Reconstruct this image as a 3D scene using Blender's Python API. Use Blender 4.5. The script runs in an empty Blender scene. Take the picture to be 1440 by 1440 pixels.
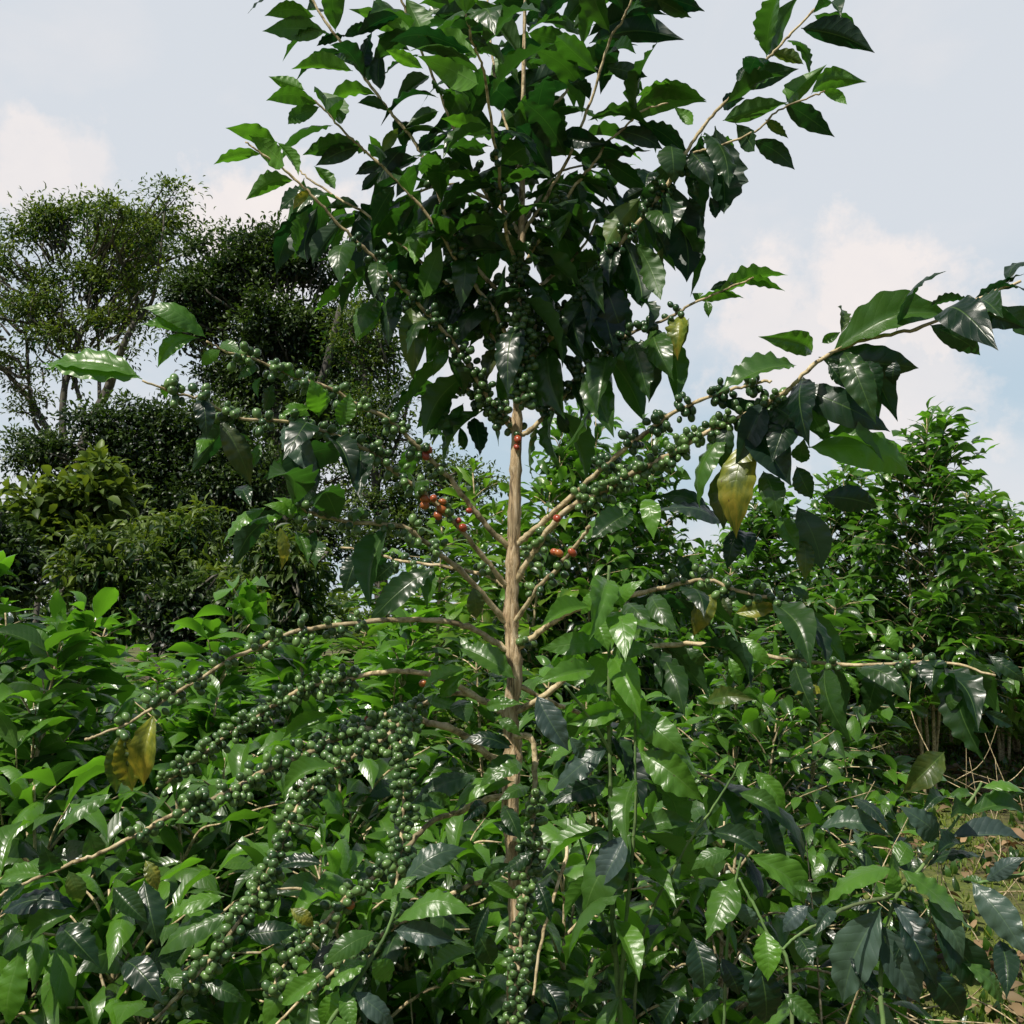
import bpy, math, random
import numpy as np
from mathutils import Vector, Matrix, noise

random.seed(7)
rng = np.random.default_rng(11)
S = bpy.context.scene
COL = S.collection

# ------------------------------------------------------------------ camera
F = 1440.0
HORIZ = 880.0
PITCH = math.atan((HORIZ - 720.0) / F)
CAMZ = 1.6
cam_d = bpy.data.cameras.new('camera')
cam = bpy.data.objects.new('camera', cam_d); COL.objects.link(cam)
cam.location = (0, 0, CAMZ)
cam.rotation_euler = (math.pi / 2 + PITCH, 0, 0)
cam_d.sensor_width = 36; cam_d.lens = 36
cam_d.clip_start = 0.05; cam_d.clip_end = 2000
S.camera = cam
CAMP = np.array([0, 0, CAMZ])
FW = np.array([0, math.cos(PITCH), math.sin(PITCH)])
UP = np.array([0, -math.sin(PITCH), math.cos(PITCH)])
RT = np.array([1.0, 0, 0])

def P(px, py, Y):
    d = FW + RT * (px - 720) / F + UP * (720 - py) / F
    return CAMP + d * (Y / d[1])

def zof(py, Y):
    return P(720, py, Y)[2]

def unit(v):
    v = np.asarray(v, float); n = np.linalg.norm(v)
    return v / n if n > 1e-9 else np.array([0, 0, 1.0])

# ------------------------------------------------------------------ objects
def link(name, me, mat, parent=None, color=None, loc=None):
    o = bpy.data.objects.new(name, me); COL.objects.link(o)
    if mat is not None and me is not None and len(me.materials) == 0:
        me.materials.append(mat)
    if parent is not None: o.parent = parent
    o.color = color or (0, 0, 0, 1)
    if loc is not None: o.location = loc
    return o

def tag(o, label=None, cat=None, group=None, kind=None):
    if label: o['label'] = label
    if cat: o['category'] = cat
    if group: o['group'] = group
    if kind: o['kind'] = kind
    return o

def thing(name, loc, label, cat, group=None):
    o = bpy.data.objects.new(name, None); COL.objects.link(o)
    o.location = tuple(loc); o.empty_display_size = 0.1
    return tag(o, label, cat, group)

def mesh(name, V, Q, smooth=True, tint=None, uv=None):
    """V (n,3), Q (m,k) k = 3 or 4"""
    me = bpy.data.meshes.new(name)
    V = np.asarray(V, np.float32); Q = np.asarray(Q, np.int32)
    k = Q.shape[1]
    me.vertices.add(len(V)); me.vertices.foreach_set('co', V.ravel())
    me.loops.add(Q.size); me.loops.foreach_set('vertex_index', Q.ravel())
    me.polygons.add(len(Q))
    me.polygons.foreach_set('loop_start', np.arange(0, Q.size, k, dtype=np.int32))
    me.polygons.foreach_set('loop_total', np.full(len(Q), k, np.int32))
    me.polygons.foreach_set('use_smooth', np.full(len(Q), smooth))
    if tint is not None:
        a = me.attributes.new('tint', 'FLOAT', 'POINT')
        a.data.foreach_set('value', np.asarray(tint, np.float32))
    if uv is not None:
        u = me.uv_layers.new(name='UVMap')
        u.data.foreach_set('uv', np.asarray(uv, np.float32)[Q.ravel()].ravel())
    me.update(); me.validate()
    return me

class Bag:
    def __init__(s): s.V = []; s.Q = []; s.T = []; s.U = []; s.n = 0
    def add(s, V, Q, t=0.0, uv=None):
        V = np.asarray(V, float)
        s.V.append(V); s.Q.append(np.asarray(Q) + s.n); s.n += len(V)
        s.T.append(np.full(len(V), t) if np.isscalar(t) else t)
        s.U.append(uv if uv is not None else np.zeros((len(V), 2)))
    def build(s, name, base=(0, 0, 0)):
        if not s.V: return None
        return mesh(name, np.vstack(s.V) - np.asarray(base), np.vstack(s.Q), True, np.concatenate(s.T), np.vstack(s.U))

def smooth_path(pts, n=6):
    p = np.asarray(pts, float)
    if len(p) < 3: 
        t = np.linspace(0, 1, n + 1)[:, None]; return p[0] * (1 - t) + p[-1] * t
    q = np.vstack([2 * p[0] - p[1], p, 2 * p[-1] - p[-2]])
    out = []
    for i in range(1, len(q) - 2):
        for k in range(n):
            t = k / n
            a, b, c, d = q[i - 1], q[i], q[i + 1], q[i + 2]
            out.append(.5 * ((2 * b) + (c - a) * t + (2 * a - 5 * b + 4 * c - d) * t * t + (3 * b - a - 3 * c + d) * t ** 3))
    out.append(p[-1])
    return np.array(out)

def tube(path, r0, r1, sides=8, lump=0.0, knots=0):
    path = np.asarray(path, float); n = len(path)
    T = np.gradient(path, axis=0); T /= np.linalg.norm(T, axis=1)[:, None] + 1e-9
    L = np.concatenate([[0], np.cumsum(np.linalg.norm(np.diff(path, axis=0), axis=1))]); Lt = L[-1] + 1e-9
    R = np.interp(L / Lt, np.linspace(0, 1, len(np.atleast_1d(r0))), np.atleast_1d(r0)) if not np.isscalar(r0) else r0 + (r1 - r0) * L / Lt
    if lump: R = R * (1 + lump * rng.standard_normal(n))
    if knots: R = R * (1 + .22 * np.exp(-((L / knots) % 1 - .5) ** 2 / .012))
    u = unit(np.cross(T[0], [0.3, 1, .2])); rows = []; uv = []
    a = np.linspace(0, 2 * np.pi, sides, endpoint=False)
    for i in range(n):
        u = unit(u - T[i] * np.dot(u, T[i])); v = np.cross(T[i], u)
        rr = R[i] * (1 + (lump * rng.standard_normal(sides) if lump else 0))
        rows.append(path[i] + (np.cos(a) * rr)[:, None] * u + (np.sin(a) * rr)[:, None] * v)
        uv.append(np.stack([a / 6.283, np.full(sides, L[i] * 10)], 1))
    V = np.vstack(rows + [path[:1], path[-1:]])
    Q = []
    for i in range(n - 1):
        for j in range(sides):
            k = (j + 1) % sides
            Q.append((i * sides + j, i * sides + k, (i + 1) * sides + k, (i + 1) * sides + j))
    e = n * sides
    for j in range(0, sides, 2):
        Q.append((e, (j + 2) % sides, (j + 1) % sides, j))
        b = (n - 1) * sides
        Q.append((e + 1, b + j, b + (j + 1) % sides, b + (j + 2) % sides))
    uv.append(np.zeros((2, 2)))
    return V, np.array(Q), np.vstack(uv)

# ------------------------------------------------------------------ leaf shapes
PY = [0, .035, .1, .25, .42, .6, .76, .87, .93, 1.0]
PW = [.025, .05, .36, .80, 1.0, .92, .62, .30, .13, 0.0]
def leaf_template(nv=18, nu=4, arch=.10, skew=.85, fold=.15, wave=.05, waves=8, twist=0.0, sway=0.0, seed=0, edge=.04, curl=0.0):
    """unit leaf: y 0..1 along, x -1..1 across (half width), z normal in units of the length.
       returns V, Q, UV"""
    r = np.random.default_rng(seed)
    v = np.linspace(0, 1, nv + 1); u = np.linspace(-1, 1, 2 * nu + 1)
    W = np.interp(v, PY, PW)
    U, VV = np.meshgrid(u, v)
    ph = r.uniform(0, 6.28, 2)
    phs = np.where(U < 0, ph[0], ph[1])
    amp = 1 + .5 * np.sin(VV * 9 + ph[0])
    X = U * W[:, None]
    X = X * (1 + edge * np.sin(2 * np.pi * waves * VV + phs) * np.abs(U))
    Z = arch * np.sin(np.pi * VV ** skew) + fold * .2 * np.abs(X) * 1.0
    Z = Z - curl * X * X * .2
    Z = Z + wave * .5 * amp * np.abs(U) ** 1.6 * np.sin(2 * np.pi * waves * VV + phs) * np.minimum(1, W[:, None] * 2)
    tw = twist * VV
    Xh = X * .21   # natural half width relative to length, for the twist
    X2 = Xh * np.cos(tw) - (Z - arch * np.sin(np.pi * VV ** skew)) * np.sin(tw)
    Z2 = Xh * np.sin(tw) + (Z - arch * np.sin(np.pi * VV ** skew)) * np.cos(tw) + arch * np.sin(np.pi * VV ** skew)
    X2 = X2 / .21 + sway / .21 * np.sin(np.pi * VV)
    V = np.stack([X2, VV, Z2], -1).reshape(-1, 3)
    m = 2 * nu + 1
    Q = [(i * m + j, i * m + j + 1, (i + 1) * m + j + 1, (i + 1) * m + j) for i in range(nv) for j in range(2 * nu)]
    UVs = np.stack([(U + 1) / 2, VV], -1).reshape(-1, 2)
    return V, np.array(Q), UVs

def leaf_variants(nv, nu, k, s0=0):
    out = []
    for i in range(k):
        r = np.random.default_rng(100 + i + s0)
        out.append(leaf_template(nv, nu, arch=r.uniform(.07, .24), skew=r.uniform(.8, 1.25), fold=r.uniform(-.3, 1.0),
                                 wave=r.uniform(.02, .055), waves=r.integers(5, 8), twist=r.uniform(-.7, .7),
                                 sway=r.uniform(-.05, .05), seed=i + s0, edge=r.uniform(.015, .045), curl=r.uniform(-.3, .5)))
    return out
BIG = leaf_variants(32, 4, 16)
MIDV = leaf_variants(9, 2, 10, 50)
SMALLV = leaf_variants(4, 1, 6, 90)

def frame(B, T, N, wr=.42):
    y = T - B; L = np.linalg.norm(y) + 1e-9; y = y / L
    z = unit(N - y * np.dot(N, y)); x = np.cross(y, z)
    return np.stack([x * L * wr / 2, y * L, z * L], 1), B

def stamp(bag, variants, Ms, Bs, tints):
    """vectorised: Ms (n,3,3), Bs (n,3)"""
    Ms = np.asarray(Ms); Bs = np.asarray(Bs); tints = np.asarray(tints)
    idx = rng.integers(0, len(variants), len(Ms))
    for k, (V, Q, UVs) in enumerate(variants):
        s = np.where(idx == k)[0]
        if len(s) == 0: continue
        W = np.einsum('nij,vj->nvi', Ms[s], V) + Bs[s][:, None, :]
        nvt = len(V)
        Qs = Q[None] + (np.arange(len(s)) * nvt)[:, None, None]
        bag.add(W.reshape(-1, 3), Qs.reshape(-1, Q.shape[1]), np.repeat(tints[s], nvt), np.tile(UVs, (len(s), 1)))

# ------------------------------------------------------------------ materials
def nt(name):
    m = bpy.data.materials.new(name); m.use_nodes = True
    t = m.node_tree; t.nodes.clear()
    out = t.nodes.new('ShaderNodeOutputMaterial')
    return m, t, out
def N(t, typ, **kw):
    n = t.nodes.new(typ)
    for k, v in kw.items():
        if k.startswith('i_'):
            key = k[2:]
            key = int(key) if key.isdigit() else key.replace('_', ' ')
            n.inputs[key].default_value = v
        else: setattr(n, k, v)
    return n
def Mth(t, op, a, b=None, c=None, clamp=False):
    n = t.nodes.new('ShaderNodeMath'); n.operation = op; n.use_clamp = clamp
    for i, x in enumerate((a, b, c)):
        if x is None: continue
        if isinstance(x, (int, float)): n.inputs[i].default_value = x
        else: t.links.new(x, n.inputs[i])
    return n.outputs[0]
def Mix(t, f, a, b, mode='MIX'):
    n = t.nodes.new('ShaderNodeMix'); n.data_type = 'RGBA'; n.blend_type = mode
    for i, x in ((0, f), (6, a), (7, b)):
        if isinstance(x, (int, float)): n.inputs[i].default_value = x
        elif isinstance(x, tuple): n.inputs[i].default_value = (*x, 1)
        else: t.links.new(x, n.inputs[i])
    return n.outputs[2]
def ramp(t, fac, stops):
    n = t.nodes.new('ShaderNodeValToRGB'); e = n.color_ramp.elements
    while len(e) < len(stops): e.new(.5)
    for x, (p, c) in zip(e, stops):
        x.position = p; x.color = (*c, 1) if isinstance(c, tuple) else (c, c, c, 1)
    t.links.new(fac, n.inputs[0]); return n.outputs[0]

def leaf_material(name, dark, light, tr_dark, tr_light, detailed=True, rough=.34, transf=.34, spec=.55):
    m, t, out = nt(name); L = t.links.new
    at = N(t, 'ShaderNodeAttribute', attribute_name='tint')
    oi = N(t, 'ShaderNodeObjectInfo')
    sp = N(t, 'ShaderNodeSeparateColor'); L(oi.outputs['Color'], sp.inputs[0])
    tc = N(t, 'ShaderNodeTexCoord')
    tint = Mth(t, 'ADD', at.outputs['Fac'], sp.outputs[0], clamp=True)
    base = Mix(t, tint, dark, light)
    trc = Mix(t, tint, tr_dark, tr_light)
    geo = N(t, 'ShaderNodeNewGeometry')
    bs = N(t, 'ShaderNodeBsdfPrincipled')
    if detailed:
        uv = N(t, 'ShaderNodeUVMap'); sx = N(t, 'ShaderNodeSeparateXYZ'); L(uv.outputs[0], sx.inputs[0])
        nz = N(t, 'ShaderNodeTexNoise', i_Scale=60.0, i_Detail=3.0); L(tc.outputs['Object'], nz.inputs['Vector'])
        w = N(t, 'ShaderNodeTexNoise', i_Scale=2.3, i_Detail=4.0, i_Roughness=.65)
        mp = N(t, 'ShaderNodeMapping'); L(uv.outputs[0], mp.inputs[0])
        cmb = N(t, 'ShaderNodeCombineXYZ'); rr = Mth(t, 'ADD', Mth(t, 'MULTIPLY', oi.outputs['Random'], 40.0), Mth(t, 'MULTIPLY', at.outputs['Fac'], 97.0)); L(rr, cmb.inputs[0]); L(rr, cmb.inputs[1]); L(cmb.outputs[0], mp.inputs['Location'])
        L(mp.outputs[0], w.inputs['Vector'])
        au = Mth(t, 'ABSOLUTE', Mth(t, 'MULTIPLY', Mth(t, 'SUBTRACT', sx.outputs[0], .5), 2.0))
        s = Mth(t, 'SUBTRACT', Mth(t, 'MULTIPLY', sx.outputs[1], 10.5), Mth(t, 'MULTIPLY', Mth(t, 'POWER', au, 1.4), 1.5))
        s = Mth(t, 'ADD', s, Mth(t, 'MULTIPLY', w.outputs[0], .5))
        q = Mth(t, 'ABSOLUTE', Mth(t, 'SINE', Mth(t, 'MULTIPLY', s, math.pi)))      # 0 at a vein, 1 between
        vein = Mth(t, 'SUBTRACT', 1.0, Mth(t, 'DIVIDE', q, .16), clamp=True)
        mid = Mth(t, 'SUBTRACT', 1.0, Mth(t, 'DIVIDE', au, .055), clamp=True)
        vm = Mth(t, 'MAXIMUM', Mth(t, 'MULTIPLY', vein, .12), Mth(t, 'MULTIPLY', mid, .6))
        base = Mix(t, Mth(t, 'MULTIPLY', w.outputs[0], .4), base, Mix(t, 1.0, base, (.45, .55, .5), 'MULTIPLY'))
        base = Mix(t, vm, base, (.15, .27, .06))
        blot = ramp(t, w.outputs[0], [(.38, 0.0), (.62, 1.0)])
        ymix = Mth(t, 'MULTIPLY', sp.outputs[1], Mth(t, 'ADD', Mth(t, 'MULTIPLY', blot, .75), .25), clamp=True)
        ycol = Mix(t, Mth(t, 'MULTIPLY', Mth(t, 'POWER', sx.outputs[1], 2.0), blot), (.30, .34, .03), (.30, .12, .03))
        base = Mix(t, ymix, base, ycol)
        trc = Mix(t, ymix, trc, (.62, .50, .04))
        # brown damage on some leaves
        spot = N(t, 'ShaderNodeTexNoise', i_Scale=9.0, i_Detail=5.0, i_Roughness=.7); L(mp.outputs[0], spot.inputs['Vector'])
        sm = ramp(t, spot.outputs[0], [(.66, 0.0), (.69, 1.0)])
        base = Mix(t, sm, base, (.09, .045, .02)); trc = Mix(t, sm, trc, (.05, .02, .01))
        # sky sheen painted into the leaf colour, amount from the blue channel
        pale = Mth(t, 'MULTIPLY', sp.outputs[2], Mth(t, 'ADD', Mth(t, 'MULTIPLY', w.outputs[0], .8), .2))
        base = Mix(t, pale, base, (.14, .20, .20))
        trc = Mix(t, sp.outputs[2], trc, (.05, .10, .06))
        h = Mth(t, 'ADD', Mth(t, 'MULTIPLY', Mth(t, 'POWER', q, .6), 1.0), Mth(t, 'MULTIPLY', nz.outputs[0], .35))
        h = Mth(t, 'SUBTRACT', h, Mth(t, 'MULTIPLY', mid, .9))
        bp = N(t, 'ShaderNodeBump', i_Strength=.28, i_Distance=.001); L(h, bp.inputs['Height']); L(bp.outputs[0], bs.inputs['Normal'])
        rg = Mth(t, 'ADD', Mth(t, 'MULTIPLY', w.outputs[0], .25), rough - .12)
    else:
        w = N(t, 'ShaderNodeTexNoise', i_Scale=1.7, i_Detail=3.0); L(tc.outputs['Object'], w.inputs['Vector'])
        base = Mix(t, ramp(t, w.outputs[0], [(.35, 0.0), (.65, .75)]), base, Mix(t, 1.0, base, (.5, .62, .6), 'MULTIPLY'))
        base = Mix(t, sp.outputs[1], base, (.22, .22, .03)); trc = Mix(t, sp.outputs[1], trc, (.4, .4, .03))
        rg = rough
    back = Mix(t, 1.0, base, (1.25, 1.3, 1.2), 'MULTIPLY')
    base = Mix(t, geo.outputs['Backfacing'], base, back)
    L(base, bs.inputs['Base Color'])
    r2 = Mth(t, 'ADD', rg, Mth(t, 'MULTIPLY', geo.outputs['Backfacing'], .16))
    L(r2, bs.inputs['Roughness']); bs.inputs['Specular IOR Level'].default_value = spec
    tr = N(t, 'ShaderNodeBsdfTranslucent'); L(trc, tr.inputs[0])
    mx = N(t, 'ShaderNodeMixShader', i_0=transf); L(bs.outputs[0], mx.inputs[1]); L(tr.outputs[0], mx.inputs[2])
    L(mx.outputs[0], out.inputs[0])
    return m

M_LEAF = leaf_material('coffee_leaf', (.005, .021, .013), (.115, .27, .022), (.004, .055, .010), (.20, .58, .02), rough=.32, spec=.7)
M_MID = leaf_material('coffee_foliage', (.004, .016, .010), (.105, .245, .022), (.003, .04, .008), (.25, .66, .025), True, .29, .33, .85)
M_FAR = leaf_material('tree_foliage', (.025, .055, .020), (.17, .24, .035), (.02, .12, .01), (.34, .46, .03), False, .45, .28, .4)
M_DARK = leaf_material('dark_foliage', (.012, .028, .016), (.09, .14, .025), (.01, .05, .01), (.14, .26, .02), False, .42, .22, .45)

def bark_material(name, a, b, c, sc=(60, 60, 9), bump=.6):
    m, t, out = nt(name); L = t.links.new
    tc = N(t, 'ShaderNodeTexCoord'); mp = N(t, 'ShaderNodeMapping'); mp.inputs['Scale'].default_value = sc
    L(tc.outputs['Object'], mp.inputs[0])
    n1 = N(t, 'ShaderNodeTexNoise', i_Scale=3.0, i_Detail=8.0, i_Roughness=.68, i_Distortion=.6); L(mp.outputs[0], n1.inputs['Vector'])
    n2 = N(t, 'ShaderNodeTexNoise', i_Scale=9.0, i_Detail=4.0); L(tc.outputs['Object'], n2.inputs['Vector'])
    col = ramp(t, n1.outputs[0], [(.38, a), (.49, b), (.62, c)])
    col = Mix(t, ramp(t, n2.outputs[0], [(.45, 0.0), (.7, .6)]), col, (.09, .085, .045))
    bs = N(t, 'ShaderNodeBsdfPrincipled', i_Roughness=.8); L(col, bs.inputs['Base Color'])
    bp = N(t, 'ShaderNodeBump', i_Strength=bump, i_Distance=.004); L(n1.outputs[0], bp.inputs['Height']); L(bp.outputs[0], bs.inputs['Normal'])
    L(bs.outputs[0], out.inputs[0]); return m
M_BARK = bark_material('coffee_bark', (.12, .08, .045), (.52, .37, .20), (.80, .64, .42), (55, 55, 6), 1.0)
M_TWIG = bark_material('coffee_twig', (.16, .12, .06), (.52, .41, .22), (.74, .61, .40), (22, 22, 22), .5)
M_STEM = bark_material('green_stem', (.06, .12, .03), (.12, .22, .06), (.20, .30, .10), (6, 6, 6), .2)
M_GBARK = bark_material('forest_bark', (.03, .028, .024), (.08, .072, .06), (.17, .155, .13), (2.5, 2.5, .5), .5)

def cherry_material(name, a, b, ripe=None):
    m, t, out = nt(name); L = t.links.new
    at = N(t, 'ShaderNodeAttribute', attribute_name='tint'); tc = N(t, 'ShaderNodeTexCoord')
    uv = N(t, 'ShaderNodeUVMap'); sx = N(t, 'ShaderNodeSeparateXYZ'); L(uv.outputs[0], sx.inputs[0])
    nz = N(t, 'ShaderNodeTexNoise', i_Scale=90.0, i_Detail=2.0); L(tc.outputs['Object'], nz.inputs['Vector'])
    c = Mix(t, at.outputs['Fac'], a, b)
    c = Mix(t, Mth(t, 'MULTIPLY', nz.outputs[0], .45), c, Mix(t, 1.0, c, (.5, .6, .5), 'MULTIPLY'))
    cap = Mth(t, 'MULTIPLY', Mth(t, 'SUBTRACT', sx.outputs[1], .90), 14.0, clamp=True)
    c = Mix(t, cap, c, (.035, .028, .015))
    bs = N(t, 'ShaderNodeBsdfPrincipled', i_Roughness=.29); bs.inputs['Specular IOR Level'].default_value = .6
    L(c, bs.inputs['Base Color']); bs.inputs['Subsurface Weight'].default_value = .0
    L(bs.outputs[0], out.inputs[0]); return m
M_CH = cherry_material('green_cherry', (.025, .068, .026), (.15, .26, .075))
M_RED = cherry_material('ripe_cherry', (.48, .17, .04), (.38, .06, .03))

# ------------------------------------------------------------------ cherries
def cherry_template(nr=7, ns=10):
    V = [(0, 0, 0)]; uv = [(0, 0)]
    for i in range(1, nr):
        a = math.pi * i / nr; r = math.sin(a) * (1 - .04 * math.cos(a)); y = (1 - math.cos(a)) / 2
        if i == nr - 1: pass
        for j in range(ns):
            b = 2 * math.pi * j / ns; V.append((r * .5 * math.cos(b), y * 1.12, r * .5 * math.sin(b))); uv.append((j / ns, i / nr))
    V.append((0, 1.075, 0)); uv.append((0, 1))
    Q = []
    for j in range(0, ns, 2):
        Q.append((0, 1 + j, 1 + (j + 1) % ns, 1 + (j + 2) % ns))
        e = len(V) - 1; b = 1 + (nr - 2) * ns
        Q.append((e, b + (j + 2) % ns, b + (j + 1) % ns, b + j))
    for i in range(nr - 2):
        for j in range(ns):
            a = 1 + i * ns + j; b = 1 + i * ns + (j + 1) % ns
            Q.append((a, a + ns, b + ns, b))
    return np.array(V, float), np.array(Q), np.array(uv, float)
CH = cherry_template()
CH_LO = cherry_template(4, 6)

def cluster(bag, p, T, n, R=.0064, spread=.0095, tmpl=CH, tint=(0, .7)):
    """n cherries held round the twig at p; they touch each other and the twig"""
    T = unit(T); u = unit(np.cross(T, [0.2, .3, 1])); v = np.cross(T, u)
    placed = []
    tries = 0
    while len(placed) < n and tries < n * 14:
        tries += 1
        a = random.uniform(0, 2 * math.pi)
        d = unit(u * math.cos(a) + v * math.sin(a) + T * random.gauss(0, .38) + np.array([0, 0, -.12]))
        layer = 0 if len(placed) < n * .55 else random.uniform(.7, 1.2)
        c = p + T * random.uniform(-spread, spread) + d * (R * (1.25 + layer * 1.3))
        if any(np.linalg.norm(c - q) < R * 1.45 for q in placed): continue
        placed.append(c)
        r = R * random.choice((random.uniform(.9, 1.12), random.uniform(.72, 1.0)))
        x = unit(np.cross(d, [.3, .1, 1])); z = np.cross(x, d)
        Mx = np.stack([x * 2 * r * random.uniform(.86, 1), d * 2 * r * random.uniform(1, 1.14), z * 2 * r * random.uniform(.88, 1)], 1)
        V = tmpl[0] @ Mx.T + (c - d * r)
        bag.add(V, tmpl[1], random.uniform(*tint), tmpl[2])
    return placed

# ------------------------------------------------------------------ a plant whose branches and leaves are laid out one by one
def crop(ox, oy, k):
    return lambda x, y: (ox + x * k, oy + y * k)
C1 = crop(300, 0, 1 / 3); C2 = crop(720, 0, 520 / 1440); C3 = crop(0, 240, 1 / 3); C4 = crop(400, 400, 1 / 3)
C5 = crop(800, 340, 640 / 1440); C6 = crop(0, 720, 1 / 3); C7 = crop(400, 840, 600 / 1440)
C8 = crop(0, 1020, 420 / 1440); C9 = crop(920, 920, 520 / 1440); CI = lambda x, y: (x, y)

class Plant:
    def __init__(s, root, wood):
        s.root = root; s.base = np.array(root.location); s.br = []; s.leaves = []; s.clusters = []; s.wood = wood
    def branch(s, pts, Y0, Y1, r0, r1, name='branch', mat=None, label=None, knots=.05, mapf=CI, bend=0.0, sides=8, wobble=.0015):
        q = [mapf(*p) for p in pts]
        d = np.concatenate([[0], np.cumsum([math.dist(a, b) for a, b in zip(q, q[1:])])]); d /= d[-1]
        w = [P(a[0], a[1], Y0 + (Y1 - Y0) * t + bend * math.sin(math.pi * t)) for a, t in zip(q, d)]
        path = smooth_path(w, 7)
        path[1:-1] += rng.standard_normal(path[1:-1].shape) * wobble * (.5 if s.wood is M_TWIG else .15)
        V, Q, U = tube(path, r0 * (.78 if s.wood is M_TWIG else 1), r1 * .9, sides, .02, knots)
        b = Bag(); b.add(V, Q, 0, U)
        o = link(name, b.build(name, s.base), mat or s.wood, s.root)
        if label: o['label'] = label
        s.br.append((o, path)); return path
    def near(s, p2):
        best = None
        for k, (o, path) in enumerate(s.br):
            d = path - CAMP
            dep = d @ FW
            px = 720 + F * (d @ RT) / dep; py = 720 - F * (d @ UP) / dep
            e = (px - p2[0]) ** 2 + (py - p2[1]) ** 2
            i = int(np.argmin(e))
            if best is None or e[i] < best[0]: best = (e[i], k, path[i][1])
        return best[1], best[2]
    def leaf(s, bx, by, tx, ty, w=.38, f='', side=None, mapf=CI, dY=0.0, Y=None):
        b = mapf(bx, by); t = mapf(tx, ty)
        k, Yn = s.near(b)
        Yb = (Y if Y is not None else Yn) + dY
        Yt = Yb + random.uniform(-.045, .03)
        B = P(*b, Yb); T = P(*t, Yt)
        if side is None: side = -1 if (b[1] + t[1]) / 2 < 430 else 1
        if 'g' in f: side = 1
        cam_ = unit(CAMP - (B + T) / 2); y = unit(T - B)
        pr = np.cross(y, cam_); pr = pr if pr[2] > 0 else -pr
        wr = max(w, .37) if w < .47 else w
        op = min(.98, w / wr)
        n = side * op * cam_ + math.sqrt(1 - op * op) * pr
        L = math.dist(b, t)
        s.leaves.append((L, k, frame(B, T, n, wr * .97), f))
    def leaves_list(s, lst, mapf, **kw):
        for e in lst:
            s.leaf(*e[:4], *(e[4:6]), mapf=mapf, **kw)
    def auto(s, k, t0, t1, step=.04, size=.125, droop=.5, f='', fwd=.7, tipleaf=True, prob=1.0, var=.2, updir=(0, 0, 1)):
        """opposite leaf pairs along branch k"""
        o, path = s.br[k]
        L = np.concatenate([[0], np.cumsum(np.linalg.norm(np.diff(path, axis=0), axis=1))])
        a = t0 * L[-1]; flip = 0
        while a <= t1 * L[-1]:
            p = np.array([np.interp(a, L, path[:, i]) for i in range(3)])
            p2 = np.array([np.interp(a + .005, L, path[:, i]) for i in range(3)]) if a < L[-1] - .006 else p + (path[-1] - path[-2])
            T = unit(p2 - p); side = unit(np.cross(T, (0, 0, 1)))
            up = np.cross(side, T)
            flip += 1
            for sg in (-1, 1):
                if random.random() > prob: continue
                ang = random.gauss(0, .45)
                sv = side * math.cos(ang) + up * math.sin(ang)
                d = unit(sv * sg + T * (fwd + random.gauss(0, .2)) - np.array([0, 0, 1.]) * (droop + random.gauss(0, .28)))
                l = size * random.uniform(1 - var, 1 + var)
                nrm = unit(np.array(updir) + np.random.default_rng(int(a * 1e5) + sg + k).standard_normal(3) * .3 + sv * sg * .3)
                s.leaves.append((l / p[1] * F * .62, k, frame(p + d * .006, p + d * l, nrm, random.uniform(.30, .38)), f))
            a += step * random.uniform(.8, 1.25)
        if tipleaf:
            T = unit(path[-1] - path[-3])
            for sg in (-1, 1):
                sv = unit(np.cross(T, (0, 0, 1))) * sg
                d = unit(T + sv * .35 + np.array([0, 0, -.15])); l = size * .75
                s.leaves.append((l / path[-1][1] * F * .8, k, frame(path[-1], path[-1] + d * l, np.array([0, 0, 1.]) + sv * .3, .38), f + 'b'))
    def fruit(s, k, t0, t1, step=.04, n=(7, 12), prob=1.0, **kw):
        o, path = s.br[k]
        L = np.concatenate([[0], np.cumsum(np.linalg.norm(np.diff(path, axis=0), axis=1))])
        a = t0 * L[-1]
        while a <= t1 * L[-1]:
            if random.random() < prob:
                p = np.array([np.interp(a, L, path[:, i]) for i in range(3)])
                p2 = np.array([np.interp(a + .005, L, path[:, i]) for i in range(3)]) if a < L[-1] - .006 else p + (path[-1] - path[-2])
                s.clusters.append((k, p, unit(p2 - p), random.randint(*n), kw))
            a += step * random.uniform(.85, 1.15)
    def ripe(s, px, py, n, tint=(.2, 1), label='red ripe coffee cherries', green=0):
        k, Y = s.near((px, py)); p = P(px, py, Y - .008)
        b = Bag(); cluster(b, p, (.3, 0, .8), n, tint=tint)
        o = link('cherry_cluster', b.build('cherry_cluster', s.base), M_RED, s.br[k][0]); o['label'] = label
    def finish(s, maxleaf=100, maxcl=97):
        s.leaves.sort(key=lambda e: -e[0] * (3 if 'y' in e[3] or 'o' in e[3] else 1))
        metas = {}
        for e in s.leaves[:maxleaf]:
            L, k, (A, B), f = e
            v = random.randrange(len(BIGME)); me = BIGME[v]
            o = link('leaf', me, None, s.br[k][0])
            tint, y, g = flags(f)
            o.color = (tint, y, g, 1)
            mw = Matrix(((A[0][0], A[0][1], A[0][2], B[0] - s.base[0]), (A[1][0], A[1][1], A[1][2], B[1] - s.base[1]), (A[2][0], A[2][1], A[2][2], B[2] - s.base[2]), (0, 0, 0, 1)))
            o.matrix_local = mw
            if y: o['label'] = 'yellowed coffee leaf'
        rest = s.leaves[maxleaf:]
        if rest:
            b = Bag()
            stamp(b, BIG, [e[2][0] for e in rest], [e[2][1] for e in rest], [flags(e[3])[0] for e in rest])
            o = link('foliage', b.build('foliage', s.base), M_LEAF, s.root); o['kind'] = 'stuff'
        random.shuffle(s.clusters)
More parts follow.
